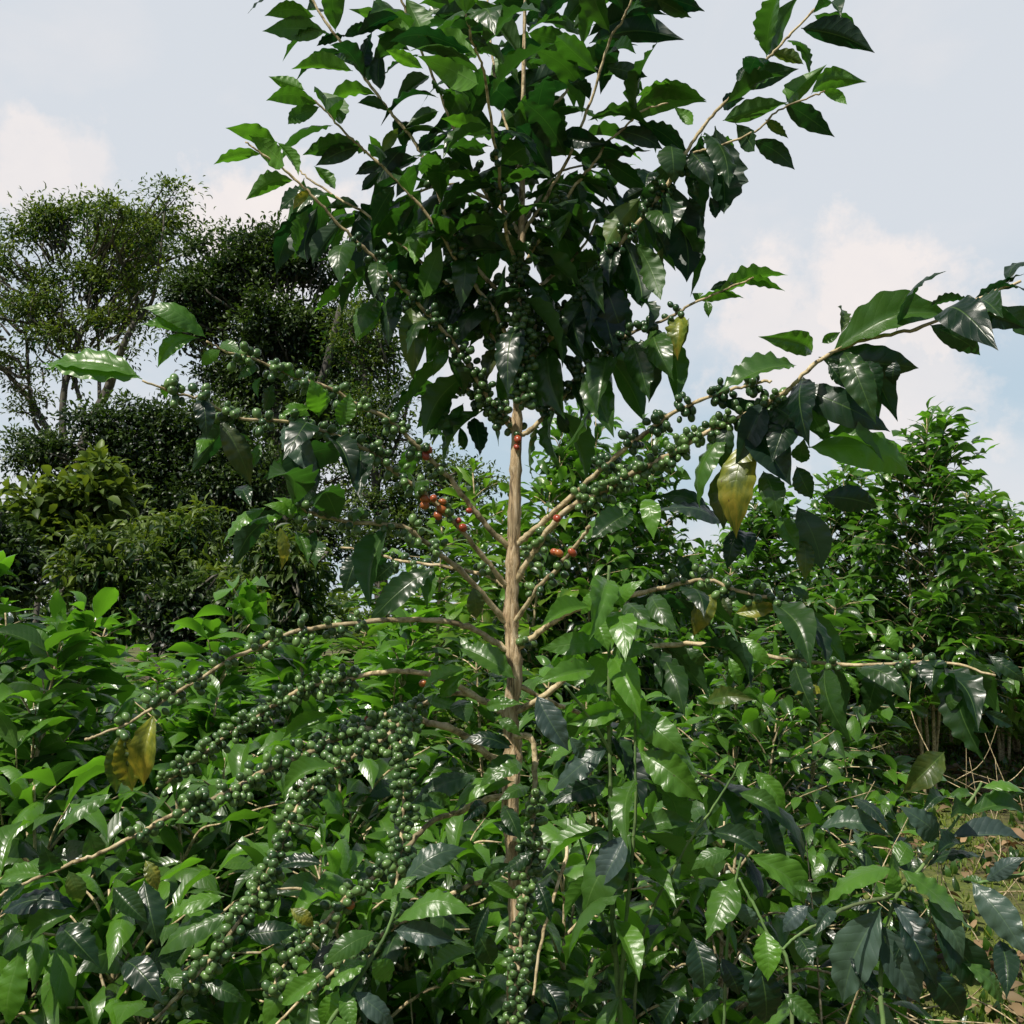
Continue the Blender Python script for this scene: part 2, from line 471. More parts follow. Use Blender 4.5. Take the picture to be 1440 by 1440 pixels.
        for k, p, T, n, kw in s.clusters[:maxcl]:
            b = Bag(); cluster(b, p, T, n, **kw)
            link('cherry_cluster', b.build('cherry_cluster', s.base), M_CH, s.br[k][0])
        if s.clusters[maxcl:]:
            b = Bag()
            for k, p, T, n, kw in s.clusters[maxcl:]: cluster(b, p, T, n, **kw)
            o = link('cherries', b.build('cherries', s.base), M_CH, s.root); o['kind'] = 'stuff'

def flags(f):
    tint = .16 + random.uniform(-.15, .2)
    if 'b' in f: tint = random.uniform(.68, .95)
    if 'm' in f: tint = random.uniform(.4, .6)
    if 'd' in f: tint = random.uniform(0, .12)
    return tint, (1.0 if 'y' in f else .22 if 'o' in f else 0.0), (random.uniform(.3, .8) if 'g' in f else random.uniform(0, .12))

BIGME = []
for i, (V, Q, U) in enumerate(BIG):
    me = mesh('leaf', V, Q, True, None, U); me.materials.append(M_LEAF); BIGME.append(me)

# ================================================================== the main coffee tree
D = 1.6
base = P(722, 1200, D); base = np.array([base[0] + .01, D, 0.0])
root = thing('coffee_tree', base, 'tall coffee tree in the middle with bare tan trunk and branches heavy with green cherries', 'coffee tree')
T = Plant(root, M_TWIG)
tr_px = [(740, -60), (737, 60), (735, 200), (734, 300), (733, 370), (731, 480), (727, 600), (724, 700), (721, 800), (719, 880), (724, 950), (717, 1005), (722, 1065), (717, 1130), (723, 1200), (727, 1300), (724, 1420), (728, 1560)]
tw = [P(x, y, D) for x, y in tr_px] + [np.array([base[0], D, .35]), np.array([base[0], D, -.02])]
tpath = smooth_path(tw, 10); 
rad = [.002, .0028, .0038, .005, .0056, .007, .0086, .0102, .0112, .0124, .0122, .0120, .0114, .0108, .0106, .0108, .0112, .012, .017, .026]
V, Q, U = tube(tpath, np.array(rad), None, 20, .05, .075)
b = Bag(); b.add(V, Q, 0, U)
trunk = link('trunk', b.build('trunk', base), M_BARK, root)

g = .0021
def gz(Y): return min(max(0, .06 * (Y - 4)), .6)
# upper crown, left
T.branch([C1(*p) for p in [(1300, 1330), (1050, 1050), (910, 720), (850, 600), (760, 490), (700, 410), (620, 300), (540, 180), (450, 60), (400, -40)]], D, D - .05, .0045, g)      #0
T.branch([(727, 500), (690, 430), (650, 380), (600, 300), (530, 227), (507, 207), (480, 180), (452, 150), (420, 128)], D, D - .12, .0045, .0016)                               #1
T.branch([(722, 608), (677, 543), (633, 477), (583, 423), (557, 397), (517, 353), (477, 317), (447, 283), (423, 260), (393, 233), (363, 213), (345, 200)], D, D - .16, .0055, .0015)  #2
T.branch([(728, 520), (690, 470), (640, 410), (560, 340), (513, 300), (473, 277), (440, 255), (415, 235)], D, D + .12, .0045, .0016)                                         #3
T.branch([(732, 360), (700, 300), (660, 230), (613, 117), (593, 73), (575, 30), (560, -20)], D, D - .12, .004, .0018)                                                       #4
T.branch([(733, 380), (712, 330), (700, 233), (693, 187), (680, 100), (667, 67), (655, 20)], D, D - .30, .004, .0016)                                                       #5
T.branch([(733, 250), (717, 197), (700, 130), (690, 60), (685, -20)], D, D + .1, .0035, .0018)                                                                           #6
T.branch([(733, 240), (767, 159), (796, 130), (814, 76), (839, 0), (850, -50)], D, D + .1, .0035, .0018)                                                                   #7
T.branch([(734, 330), (760, 290), (800, 220), (835, 130), (857, 58), (879, 22), (895, -20)], D, D - .12, .0038, .0018)                                                     #8
T.branch([(733, 380), (770, 320), (810, 260), (839, 224), (853, 202), (878, 180), (905, 155), (940, 145)], D, D - .05, .0042, .0015)                                        #9
T.branch([(731, 520), (770, 480), (810, 433), (839, 386), (875, 339), (908, 300), (945, 250), (973, 202), (1002, 162), (1041, 123), (1085, 76), (1113, 47), (1153, 4), (1170, -20)], D, D - .12, .006, .0016)  #10
T.branch([(975, 215), (1010, 205), (1063, 184), (1095, 155), (1139, 137), (1160, 128)], D - .08, D - .16, .0024, .0014)                                                  #11
T.branch([(727, 612), (745, 605), (790, 560), (815, 525), (850, 500), (879, 473), (937, 448), (969, 430), (1016, 408), (1060, 390)], D, D - .1, .005, .0015)            #12
# the two long right arms
T.branch([(724, 770), (745, 750), (780, 720), (845, 660), (880, 630), (911, 607), (947, 580), (1013, 553), (1058, 540), (1085, 535)], D, D - .18, .0065, .002)             #13
T.branch([(721, 825), (742, 790), (768, 750), (800, 715), (850, 690), (885, 668), (933, 645), (1000, 605), (1067, 574), (1111, 545), (1155, 505), (1215, 478), (1280, 465), (1338, 442), (1365, 424), (1436, 395)], D, D - .32, .0065, .002)  #14
T.branch([(720, 880), (757, 827), (783, 800), (813, 763), (830, 740)], D, D - .12, .005, .003)                                                                          #15
T.branch([(720, 918), (762, 886), (800, 861), (850, 846), (883, 838), (940, 825), (991, 815), (1031, 829), (1084, 842), (1140, 860)], D, D - .1, .0062, .002)            #16
T.branch([(720, 1005), (767, 977), (804, 948), (860, 920), (933, 907), (1013, 909), (1102, 927), (1200, 935), (1324, 931), (1400, 950)], D, D - .22, .006, .0018)        #17
# left arms
T.branch([(716, 772), (683, 737), (660, 710), (633, 673), (610, 650), (590, 630), (543, 587), (510, 573), (457, 543), (420, 533), (393, 520), (350, 503), (313, 493), (290, 480)], D, D - .2, .0062, .0015)  #18
T.branch([(716, 828), (683, 787), (653, 750), (617, 713), (593, 690), (550, 660), (517, 633), (447, 603), (400, 593), (350, 590), (317, 580), (283, 560), (247, 553), (200, 535)], D, D - .3, .0055, .0016, label='darker arching branch')  #19
T.branch([(714, 880), (683, 840), (640, 797), (590, 757), (567, 740), (533, 737), (467, 730), (420, 715), (380, 712)], D, D - .22, .0066, .0018)                        #20
T.branch([(712, 828), (690, 812), (627, 797), (560, 788), (527, 777), (480, 770)], D, D + .22, .004, .002)                                                           #21
T.branch([(716, 915), (667, 886), (633, 875), (567, 871), (483, 878), (407, 890), (367, 910), (323, 927), (277, 957), (233, 983), (180, 1017), (140, 1033), (120, 1040)], D, D - .12, .0062, .002)  #22
T.branch([(716, 1005), (679, 986), (637, 961), (600, 948), (550, 944), (483, 955), (430, 967), (393, 987), (353, 1013), (320, 1033), (283, 1063), (247, 1090), (220, 1110)], D, D + .08, .0065, .002)  #23
T.branch([(716, 1080), (687, 1062), (650, 1032), (608, 1017), (567, 1012), (483, 1035), (433, 1060), (383, 1078), (333, 1107), (283, 1130), (233, 1150), (200, 1170), (147, 1197), (108, 1212), (64, 1230), (0, 1258), (-30, 1275)], D, D - .32, .0075, .0018)  #24
T.branch([(570, 1012), (537, 1040), (483, 1073), (442, 1107), (415, 1140), (395, 1190), (370, 1240), (340, 1290), (300, 1345), (260, 1390), (215, 1435)], D - .1, D - .34, .0045, .002)  #25
T.branch([(580, 1008), (562, 1048), (567, 1098), (567, 1152), (562, 1207), (556, 1250)], D - .1, D - .22, .0042, .002)                                                  #26
T.branch([(716, 1120), (679, 1125), (650, 1140), (604, 1157), (558, 1207), (517, 1240), (492, 1257), (462, 1290), (421, 1332), (398, 1360), (380, 1400)], D, D - .3, .006, .002)  #27
T.branch([(722, 1035), (745, 1036), (752, 1060), (751, 1115), (748, 1190), (742, 1230), (734, 1298), (728, 1370), (722, 1440)], D - .02, D - .14, .0055, .003)          #28
T.branch([(722, 1180), (770, 1196), (797, 1190), (780, 1260), (762, 1319), (750, 1400)], D - .02, D - .18, .004, .002)                                               #29
T.branch([(733, 372), (728, 400), (732, 440), (735, 480), (736, 520), (735, 565)], D - .01, D - .1, .004, .002)                                                        #30
T.branch([(727, 600), (700, 575), (650, 545), (610, 540), (585, 545)], D, D + .1, .0035, .0018)                                                                        #31
T.branch([(731, 500), (745, 470), (775, 440), (800, 440), (815, 480)], D, D + .12, .004, .002)                                                                          #32
T.branch([(716, 1000), (650, 975), (610, 985), (560, 1000), (500, 1020), (440, 1045), (380, 1085), (330, 1115)], D, D + .14, .0055, .002)                                #33
T.branch([(724, 1190), (700, 1230), (650, 1250), (560, 1300), (500, 1340), (430, 1400), (380, 1450)], D, D - .1, .005, .002)                                         #34
T.branch([(722, 960), (770, 985), (830, 1010), (900, 1050), (990, 1090), (1080, 1130)], D, D + .25, .005, .002)                                                     #35

T.branch([(734, 420), (760, 400), (800, 370), (830, 330), (850, 280)], D, D + .16, .004, .0018)   #36
T.branch([(734, 430), (700, 410), (660, 380), (620, 370), (590, 400)], D, D + .16, .004, .0018)   #37
T.branch([(733, 330), (700, 290), (640, 260), (590, 270), (540, 300)], D, D + .14, .004, .0018)   #38
T.branch([(733, 320), (770, 260), (790, 240), (840, 230)], D, D + .2, .004, .0018)   #39
for kk in (36, 37, 38, 39): T.auto(kk, .1, 1, .036, .135, 1.5, prob=.8)
# cherries on the branches
DN = dict(spread=.014)
T.fruit(30, 0, 1, .024, (14, 20), **DN)
T.fruit(32, .4, 1, .03, (9, 13), **DN)
for k, a, b_, st, n, pr in [(2, .3, .66, .044, (8, 13), .95), (3, .1, .6, .04, (5, 9), .8), (1, .12, .5, .042, (5, 9), .75), (0, .1, .5, .05, (4, 8), .8),
                        (10, .06, .55, .046, (8, 13), .9), (12, .06, .72, .042, (8, 12), .95), (9, .1, .5, .05, (3, 7), .6), (5, .2, .7, .05, (4, 8), .8), (8, .1, .4, .05, (3, 6), .7), (4, .1, .4, .05, (3, 6), .7),
                        (13, .42, .97, .047, (12, 17), 1), (14, .22, .60, .023, (14, 19), 1), (16, .05, .12, .04, (4, 6), 1), (16, .58, .98, .04, (7, 12), 1),
                        (17, .5, .9, .05, (6, 10), .9), (18, .30, .94, .050, (8, 14), .95), (19, .26, .96, .046, (8, 14), .95), (20, .40, .95, .050, (5, 9), .9), (21, .1, .9, .05, (3, 6), .8),
                        (22, .30, .98, .044, (7, 11), .95), (23, .42, .98, .027, (10, 14), 1), (24, .24, .66, .024, (14, 19), 1), (24, .64, .8, .06, (6, 9), .9),
                        (25, .03, .93, .023, (14, 20), 1), (26, .05, 1, .022, (15, 20), 1), (27, .48, .98, .023, (13, 19), 1), (28, .30, .98, .020, (15, 20), 1),
                        (33, .3, .95, .03, (7, 11), .9), (34, .2, .9, .032, (6, 11), .9), (31, .2, .7, .025, (8, 12), 1), (15, .35, .8, .035, (3, 6), 1), (14, .07, .14, .03, (8, 11), 1)]:
    T.fruit(k, a, b_, st * (1.12 if k in (24, 25, 26, 27, 28) else 1), (n[0] - 7, n[1] - 3) if n[1] > 17 else n, pr, **(dict(tint=(0, .25)) if k <= 13 or k == 30 else dict(tint=(.1, 1.0), spread=.012)))
T.fruit(2, .02, .28, .024, (9, 13), 1, **DN)
T.ripe(603, 952, 2, (0, .3)); T.ripe(489, 1257, 1, (.0, .2), 'single orange red cherry'); T.ripe(797, 775, 3, (.2, .9)); T.ripe(606, 706, 7, (0, 1), 'orange ripening cherries')
T.ripe(649, 733, 2, (.9, 1)); T.ripe(595, 631, 2, (.9, 1)); T.ripe(511, 1008, 1, (.9, 1)); T.ripe(724, 620, 2, (.8, 1)); T.ripe(775, 733, 1, (.9, 1)); T.ripe(652, 718, 1, (.9, 1))

# traced leaves -----------------------------------------------------------
T.leaves_list([(430, 70, 215, 68, .3, 'm'), (475, 135, 205, 132, .38, 'm'), (560, 150, 435, 195, .2, 'd'), (550, 155, 690, 95, .35, 'd'), (590, 300, 328, 292, .27, 'b'),
    (625, 290, 670, 130, .35, 'd'), (705, 380, 715, 190, .35, 'd'), (385, 380, 232, 322, .35, 'b'), (445, 440, 222, 425, .28, 'm'), (450, 450, 315, 525, .35, ''), (440, 385, 545, 520, .35, 'm'),
    (690, 400, 478, 442, .22, 'b'), (740, 470, 608, 435, .3, 'd'), (600, 600, 375, 655, .5, ''), (620, 620, 430, 700, .35, 'd'), (280, 655, 50, 540, .28, 'b'), (205, 650, 0, 695, .25, 'b'),
    (270, 600, 360, 742, .3, 'b'), (150, 570, 300, 700, .4, 'b'), (340, 760, 135, 845, .3, 'm'), (425, 700, 515, 800, .38, 'm'), (710, 690, 655, 570, .3, 'm'), (705, 690, 598, 738, .42, 'd'),
    (705, 720, 625, 805, .4, 'd'), (820, 610, 690, 775, .45, ''), (780, 540, 710, 660, .38, 'o'), (870, 690, 770, 835, .4, ''), (765, 780, 660, 965, .4, ''), (880, 795, 735, 1030, .4, 'm'),
    (950, 765, 982, 1055, .45, 'g'), (1010, 775, 1060, 890, .45, 'g'), (440, 870, 400, 1105, .4, ''), (400, 880, 342, 1105, .32, 'm'), (545, 930, 418, 1115, .32, 'd'), (405, 800, 335, 885, .4, 'y'),
    (615, 870, 470, 882, .3, 'd'), (615, 900, 612, 1165, .4, 'd'), (612, 1190, 435, 1100, .22, 'b'), (575, 1188, 420, 1322, .33, 'b'), (905, 915, 850, 1115, .36, 'b'), (960, 1025, 888, 1262, .36, 'm'),
    (810, 1075, 780, 1235, .5, 'd'), (1040, 1075, 1042, 1312, .36, 'g'), (690, 985, 700, 1200, .4, 'd'), (705, 1265, 610, 1440, .36, 'b'), (785, 1245, 720, 1445, .3, 'g'), (835, 145, 570, 38, .38, 'b'),
    (1110, 238, 882, 152, .36, 'b'), (1118, 355, 860, 235, .42, 'b'), (885, 290, 728, 212, .34, 'b'), (1165, 558, 960, 500, .46, 'b'), (950, 470, 810, 535, .4, ''), (1190, 795, 935, 725, .27, 'b'),
    (1150, 645, 1000, 605, .4, 'm'), (1350, 160, 1165, 335, .4, 'm'), (1435, 290, 1190, 445, .4, ''), (1430, 415, 1200, 535, .44, ''), (1415, 545, 1218, 700, .42, 'd'), (1240, 775, 1435, 735, .3, ''),
    (690, 150, 830, 215, .4, 'd'), (930, 60, 1165, 50, .38, 'd'), (1060, 110, 1195, 95, .4, 'd'), (1060, 165, 1160, 195, .5, 'd'), (810, -10, 875, 140, .5, 'm'), (480, -20, 500, 45, .5, 'b'),
    (1190, 960, 1015, 1045, .4, ''), (1190, 975, 1300, 1125, .6, 'g'), (1135, 1075, 1065, 1325, .4, 'm'), (1205, 1205, 1160, 1450, .32, 'b'), (1285, 925, 1355, 990, .4, 'o'), (1300, 1045, 1445, 1120, .4, 'd'),
    (1000, 20, 860, -60, .4, ''), (1150, 70, 1010, 30, .4, 'm'), (1300, 60, 1150, 120, .4, 'd'), (1320, 100, 1420, 20, .4, ''), (1050, 420, 960, 340, .4, ''), (1000, 700, 1130, 790, .4, 'd'),
    (850, 860, 780, 1000, .4, 'd'), (1000, 900, 1150, 1010, .4, 'd'), (950, 560, 870, 640, .4, 'd'), (640, 1130, 730, 1290, .4, 'd')], C1)
T.leaves_list([(995, 215, 1120, -20, .42, ''), (1125, 110, 1414, 207, .35, 'd'), (1010, 205, 1137, 252, .42, 'o'), (895, 320, 1118, 268, .38, 'd'), (890, 330, 930, 238, .4, 'd'), (1070, 398, 1227, 250, .35, 'm'),
    (1165, 368, 1383, 320, .3, 'm'), (1205, 348, 1305, 408, .35, 'b'), (1060, 405, 1258, 535, .42, ''), (820, 470, 1075, 400, .36, ''), (985, 465, 1077, 540, .4, 'o'), (940, 545, 1102, 662, .42, 'd'),
    (820, 415, 908, 382, .45, 'd'), (425, 470, 760, 398, .26, 'm'), (480, 380, 758, 392, .24, 'b'), (705, 485, 628, 415, .42, 'b'), (300, 170, 672, 156, .3, 'd'), (480, 20, 752, 45, .3, 'd'),
    (560, -5, 700, 70, .4, ''), (365, 260, 528, 300, .4, 'd'), (400, 505, 588, 582, .36, 'd'), (280, 585, 445, 602, .26, 'd'), (190, 530, 365, 560, .42, 'g'), (275, 680, 378, 785, .4, 'd'),
    (790, 490, 825, 835, .42, 'd'), (870, 480, 945, 590, .5, 'd'), (620, 560, 632, 725, .62, 'g'), (545, 670, 520, 730, .6, 'g'), (690, 690, 730, 775, .5, 'g'), (600, 700, 680, 1100, .38, 'd'),
    (690, 765, 735, 938, .42, 'd'), (770, 765, 792, 852, .5, 'd'), (505, 765, 368, 955, .42, 'o'), (515, 735, 425, 785, .5, 'd'), (560, 900, 603, 1005, .45, 'd'), (475, 940, 580, 1170, .3, ''),
    (430, 920, 505, 1200, .45, 'd'), (405, 945, 380, 1125, .36, 'g'), (355, 1090, 445, 1350, .5, 'd'), (45, 955, 275, 1145, .36, 'm'), (130, 865, 245, 945, .5, 'd'), (495, 1165, 520, 1305, .3, 'g'),
    (660, 1225, 645, 1405, .48, 'y'), (690, 1240, 600, 1440, .36, 'o'), (800, 1140, 1078, 1072, .32, 'b'), (880, 1100, 1065, 1135, .3, 'm'), (720, 1165, 905, 1162, .3, 'm'), (755, 1170, 765, 1238, .5, 'm'),
    (500, 1320, 520, 1470, .5, 'd'), (250, 1140, 205, 1345, .36, 'm'), (335, 1150, 405, 1400, .5, 'd'), (730, 1160, 700, 1140, .6, 'm'), (770, 1130, 880, 1110, .35, 'd'), (60, 130, 245, 190, .5, 'm'),
    (100, 80, 240, -30, .5, 'd'), (240, 110, 330, 50, .5, ''), (110, 420, 10, 480, .4, ''), (160, 380, 0, 450, .4, ''), (150, 520, 0, 600, .45, 'm'), (180, 690, 0, 720, .3, ''), (240, 800, 170, 950, .5, 'm'),
    (230, 1010, 350, 1000, .4, 'm'), (320, 870, 420, 800, .5, 'd'), (240, 900, 190, 960, .4, 'g'), (420, 780, 520, 870, .6, 'd'), (590, 960, 560, 1120, .3, 'o'), (250, 700, 270, 800, .5, 'd')], C2)
T.leaves_list([(600, 880, 165, 815, .27, 'b'), (590, 870, 190, 840, .22, 'b'), (870, 705, 600, 580, .28, 'b'), (800, 680, 590, 650, .34, 'b'), (840, 705, 665, 832, .27, 'b'), (930, 755, 850, 825, .5, 'b'), (935, 725, 1015, 775, .4, 'm'),
    (1080, 810, 1000, 885, .4, 'm'), (1180, 815, 1255, 880, .4, 'b'), (1345, 1040, 1310, 880, .62, 'b'), (1310, 1000, 1175, 1052, .3, 'b'), (1100, 870, 1090, 960, .3, 'm'), (840, 960, 870, 1135, .46, 'g'),
    (925, 1050, 1060, 1335, .36, 'o'), (1100, 1150, 1060, 1268, .4, 'm'), (1195, 1075, 1355, 1295, .36, 'g'), (1250, 1150, 1300, 1450, .5, 'd'), (1000, 1110, 1060, 1140, .4, 'b'), (900, 1130, 835, 1210, .3, 'b'),
    (1020, 1330, 1060, 1420, .4, 'd'), (970, 780, 1060, 810, .4, 'm'), (1150, 900, 1110, 1020, .45, 'd'), (680, 900, 700, 960, .5, 'm')], C3)
T.leaves_list([(140, 550, 108, 395, .58, 'b'), (235, 600, 275, 455, .6, 'b'), (110, 555, 0, 515, .4, 'b'), (190, 640, 292, 860, .36, 'g'), (475, 45, 440, 262, .36, 'g'), (535, 90, 542, 405, .38, 'o'),
    (390, 60, 300, 240, .42, 'm'), (640, 440, 508, 478, .3, 'b'), (690, 450, 555, 610, .36, 'm'), (700, 460, 615, 660, .4, ''), (755, 500, 672, 700, .36, ''), (695, 280, 625, 390, .36, 'm'), (690, 300, 755, 470, .42, ''),
    (880, 50, 900, 270, .4, 'b'), (885, 270, 850, 415, .48, 'o'), (955, 300, 965, 500, .5, 'm'), (800, 560, 825, 725, .45, 'd'), (1220, 400, 1285, 590, .34, 'd'), (680, 640, 580, 640, .3, 'm'),
    (1090, 100, 1040, 270, .45, 'g'), (1270, 60, 1180, 260, .36, ''), (1150, 540, 1200, 630, .5, 'd'), (740, 600, 760, 700, .4, 'd'), (640, 30, 740, 120, .4, 'g'), (330, 940, 290, 1010, .4, 'm'),
    (360, 1030, 345, 1210, .3, 'o'), (150, 1080, 130, 1200, .5, 'g'), (320, 1130, 250, 1310, .5, 'g'), (470, 1170, 370, 1260, .5, 'g'), (590, 1190, 600, 1370, .36, 'm'), (800, 1270, 810, 1410, .5, 'o')], C4)
T.leaves_list([(770, 350, 598, 300, .36, 'm'), (862, 290, 850, 205, .3, 'o'), (800, 320, 860, 285, .5, 'm'), (790, 365, 1108, 400, .38, 'd'), (830, 350, 1215, 238, .26, 'm'), (1140, 205, 1275, 185, .3, 'd'),
    (1285, 180, 1445, 100, .25, 'd'), (1230, 215, 1450, 275, .36, 'd'), (1345, 160, 1450, 160, .2, 'd'), (1140, 262, 1302, 360, .36, 'd'), (1262, 230, 1272, 298, .45, 'b'), (1035, 375, 1028, 455, .6, 'd'),
    (720, 392, 468, 482, .3, 'm'), (715, 455, 1018, 602, .36, 'd'), (775, 465, 790, 550, .6, 'd'), (935, 375, 985, 505, .5, 'd'), (870, 370, 915, 445, .5, 'g'), (620, 505, 525, 710, .4, 'g'), (500, 585, 415, 850, .28, 'm'),
    (510, 570, 490, 730, .4, 'g'), (635, 515, 760, 630, .5, 'd'), (580, 560, 705, 775, .5, 'd'), (570, 620, 530, 940, .36, 'y'), (480, 720, 490, 910, .45, 'o'), (615, 725, 665, 885, .46, 'g'), (720, 710, 772, 815, .6, 'd'),
    (720, 835, 800, 1040, .5, 'g'), (740, 940, 745, 1075, .45, 'o'), (670, 870, 730, 980, .45, 'm'), (755, 650, 1085, 745, .28, 'b'), (790, 625, 1000, 700, .28, 'm'), (800, 805, 980, 840, .45, 'd'), (735, 700, 745, 620, .6, 'g'),
    (490, 890, 270, 850, .3, 'g'), (460, 870, 280, 805, .3, 'g'), (205, 825, 15, 950, .34, 'b'), (205, 855, 65, 950, .5, 'g'), (240, 815, 268, 945, .4, 'b'), (560, 920, 565, 1005, .5, 'g'), (540, 900, 500, 1040, .5, 'd'),
    (525, 1175, 665, 1150, .38, 'y'), (465, 1110, 395, 1250, .48, 'y'), (490, 1120, 512, 1190, .5, 'o'), (760, 1130, 690, 1085, .4, 'g'), (345, 990, 395, 1090, .5, 'g'), (500, 1255, 548, 1405, .42, 'b'), (540, 1250, 645, 1345, .38, 'b'),
    (370, 1285, 430, 1345, .5, 'g'), (660, 540, 570, 640, .5, 'd'), (700, 560, 640, 700, .5, 'd'), (820, 380, 880, 470, .5, 'd'), (1010, 1210, 1040, 1300, .4, 'b')], C5)
T.leaves_list([(895, 30, 828, 240, .5, 'g'), (1050, 20, 1010, 140, .5, 'g'), (1110, 20, 1080, 150, .62, 'g'), (1240, 15, 1295, 160, .6, 'g'), (1300, 5, 1450, 110, .36, 'd'), (1120, 200, 1210, 165, .5, 'g'), (1150, 225, 1310, 305, .42, 'g'),
    (1000, 200, 1065, 235, .4, 'g'), (1130, 380, 965, 545, .5, 'o'), (735, 70, 790, 200, .3, 'b'), (660, 130, 545, 160, .3, 'y'), (1280, 220, 1400, 280, .4, 'g')], C9)
T.leaves_list([(780, 275, 570, 158, .36, 'm'), (625, 240, 455, 335, .3, 'b'), (680, 370, 810, 360, .36, 'm'), (590, 345, 620, 430, .7, 'g'), (765, 510, 595, 490, .3, 'd'), (785, 530, 655, 645, .48, 'm'), (775, 622, 570, 722, .25, 'b'),
    (640, 600, 425, 700, .38, 'g'), (770, 900, 665, 965, .42, 'g'), (640, 1110, 700, 1240, .5, 'g'), (870, 1300, 930, 1440, .5, 'd'), (130, 900, -30, 915, .3, 'd'), (20, 1050, 100, 1115, .5, 'y'), (680, 700, 600, 760, .4, 'd'),
    (610, 250, 520, 340, .4, 'm'), (480, 340, 590, 380, .4, 'm'), (180, 570, -10, 665, .24, 'b'), (160, 395, -10, 480, .4, 'b'), (680, 470, 770, 500, .4, 'g'), (480, 660, 560, 700, .4, 'g'), (590, 880, 440, 900, .4, 'm')], C7, dY=-.07)
T.leaves_list([(800, 560, 690, 620, .4, 'm'), (740, 700, 800, 830, .4, ''), (830, 640, 720, 690, .36, 'm'), (700, 760, 800, 800, .36, 'd'), (840, 860, 730, 930, .4, 'd'), (690, 960, 790, 1020, .36, 'm'), (720, 410, 800, 470, .4, 'm'), (850, 960, 900, 1100, .4, 'd'), (690, 1040, 640, 1180, .4, '')], C7, dY=-.09)
T.leaves_list([(590, 28, 640, 320, .44, 'y'), (590, 30, 560, 330, .34, 'o'), (745, -60, 692, 295, .34, 'y'), (540, 330, 275, 530, .3, 'm'), (600, 345, 550, 420, .4, 'b'), (560, 530, 600, 660, .45, 'm'), (625, 525, 580, 430, .4, 'g'), (735, 470, 650, 430, .5, 'g'), (430, 500, 480, 690, .5, 'g'),
    (230, 710, 200, 560, .5, 'g'), (215, 720, -10, 760, .3, 'b'), (120, 760, -10, 900, .35, 'g'), (700, 500, 690, 610, .5, 'g'), (380, 890, 100, 1045, .32, 'm'), (375, 885, 0, 910, .26, 'd'), (545, 780, 715, 955, .46, 'g'), (290, 965, 485, 1175, .52, 'g'),
    (100, 1090, 45, 1450, .42, 'b'), (695, 750, 760, 1060, .5, 'd'), (1440, 1190, 1265, 1460, .4, 'b'), (1080, 825, 790, 945, .32, 'b'), (1100, 915, 760, 1120, .34, 'm'), (1190, 1010, 1440, 985, .5, 'd'), (700, 650, 760, 800, .5, 'y'),
    (330, 700, 380, 860, .5, 'o'), (980, 1235, 1190, 1335, .4, 'g'), (600, 1145, 790, 1345, .44, 'g'), (800, 1170, 880, 1280, .55, 'm'), (850, 1420, 970, 1345, .5, 'g'), (100, 950, -20, 1030, .4, 'g'), (1240, 970, 1080, 1060, .4, 'd')], C8)
T.leaves_list([(1250, 30, 1110, -30, .3, 'b'), (1200, 20, 1010, 60, .25, 'b'), (1120, -20, 940, 140, .3, 'b'), (1180, 60, 1185, 245, .3, 'y'), (1250, 80, 1300, 220, .3, 'm'), (1330, 80, 1310, 200, .4, 'g'), (1390, 860, 1178, 975, .34, 'b'),
    (1300, 20, 1150, -60, .3, 'b'), (1260, 10, 1200, -40, .5, 'b'), (1440, 960, 1290, 910, .3, 'm')], C6)
# fill of the crown: leaf pairs the trace did not name
for k, a, b_, st, sz, dr, pr in [(0, .15, 1, .038, .115, .7, .7), (1, .15, .9, .042, .12, 1.0, .6), (2, .2, .8, .045, .12, 1.8, .55), (3, .15, 1, .04, .12, 1.2, .75), (4, .1, 1, .032, .12, .6, .8), (5, .1, 1, .034, .12, .6, .75),
                            (6, .05, 1, .03, .13, .7, .9), (7, .05, 1, .03, .13, .7, .9), (8, .1, 1, .034, .12, .6, .75), (9, .15, 1, .04, .12, 1.0, .7), (10, .08, .68, .036, .13, 2.4, .7), (10, .6, 1, .05, .12, .6, .6), (12, .1, .65, .04, .13, 2.4, .7),
                            (32, .1, 1, .036, .15, 1.5, .9), (30, .0, .6, .05, .14, 1.2, .6), (31, .3, 1, .04, .13, 1.0, .8), (14, .6, .8, .035, .14, 2.0, .7), (14, .8, 1, .05, .13, .6, .6), (13, .8, 1, .05, .12, 1.6, .5), (16, .4, .98, .045, .13, .9, .8), (17, .3, .98, .045, .115, 1.2, .6), (35, .2, 1, .05, .13, .5, .8), (34, .3, 1, .07, .12, .5, .6), (21, .4, 1, .05, .13, .9, .7), (19, .35, .8, .09, .13, 1.2, .4), (18, .4, .8, .09, .12, 1.0, .3), (20, .6, 1, .06, .13, 1.1, .6)]:
    T.auto(k, a, b_, st, sz, dr, prob=pr, tipleaf=(k in (0, 4, 5, 6, 7, 8)))
# top of the leader
ok, L0 = len(T.br), 0
T.branch([(734, 300), (735, 200), (737, 60), (740, -40)], D - .004, D - .004, .0035, .002, name='leader')
T.auto(ok, .05, 1, .045, .12, .3, prob=.9)
T.finish()

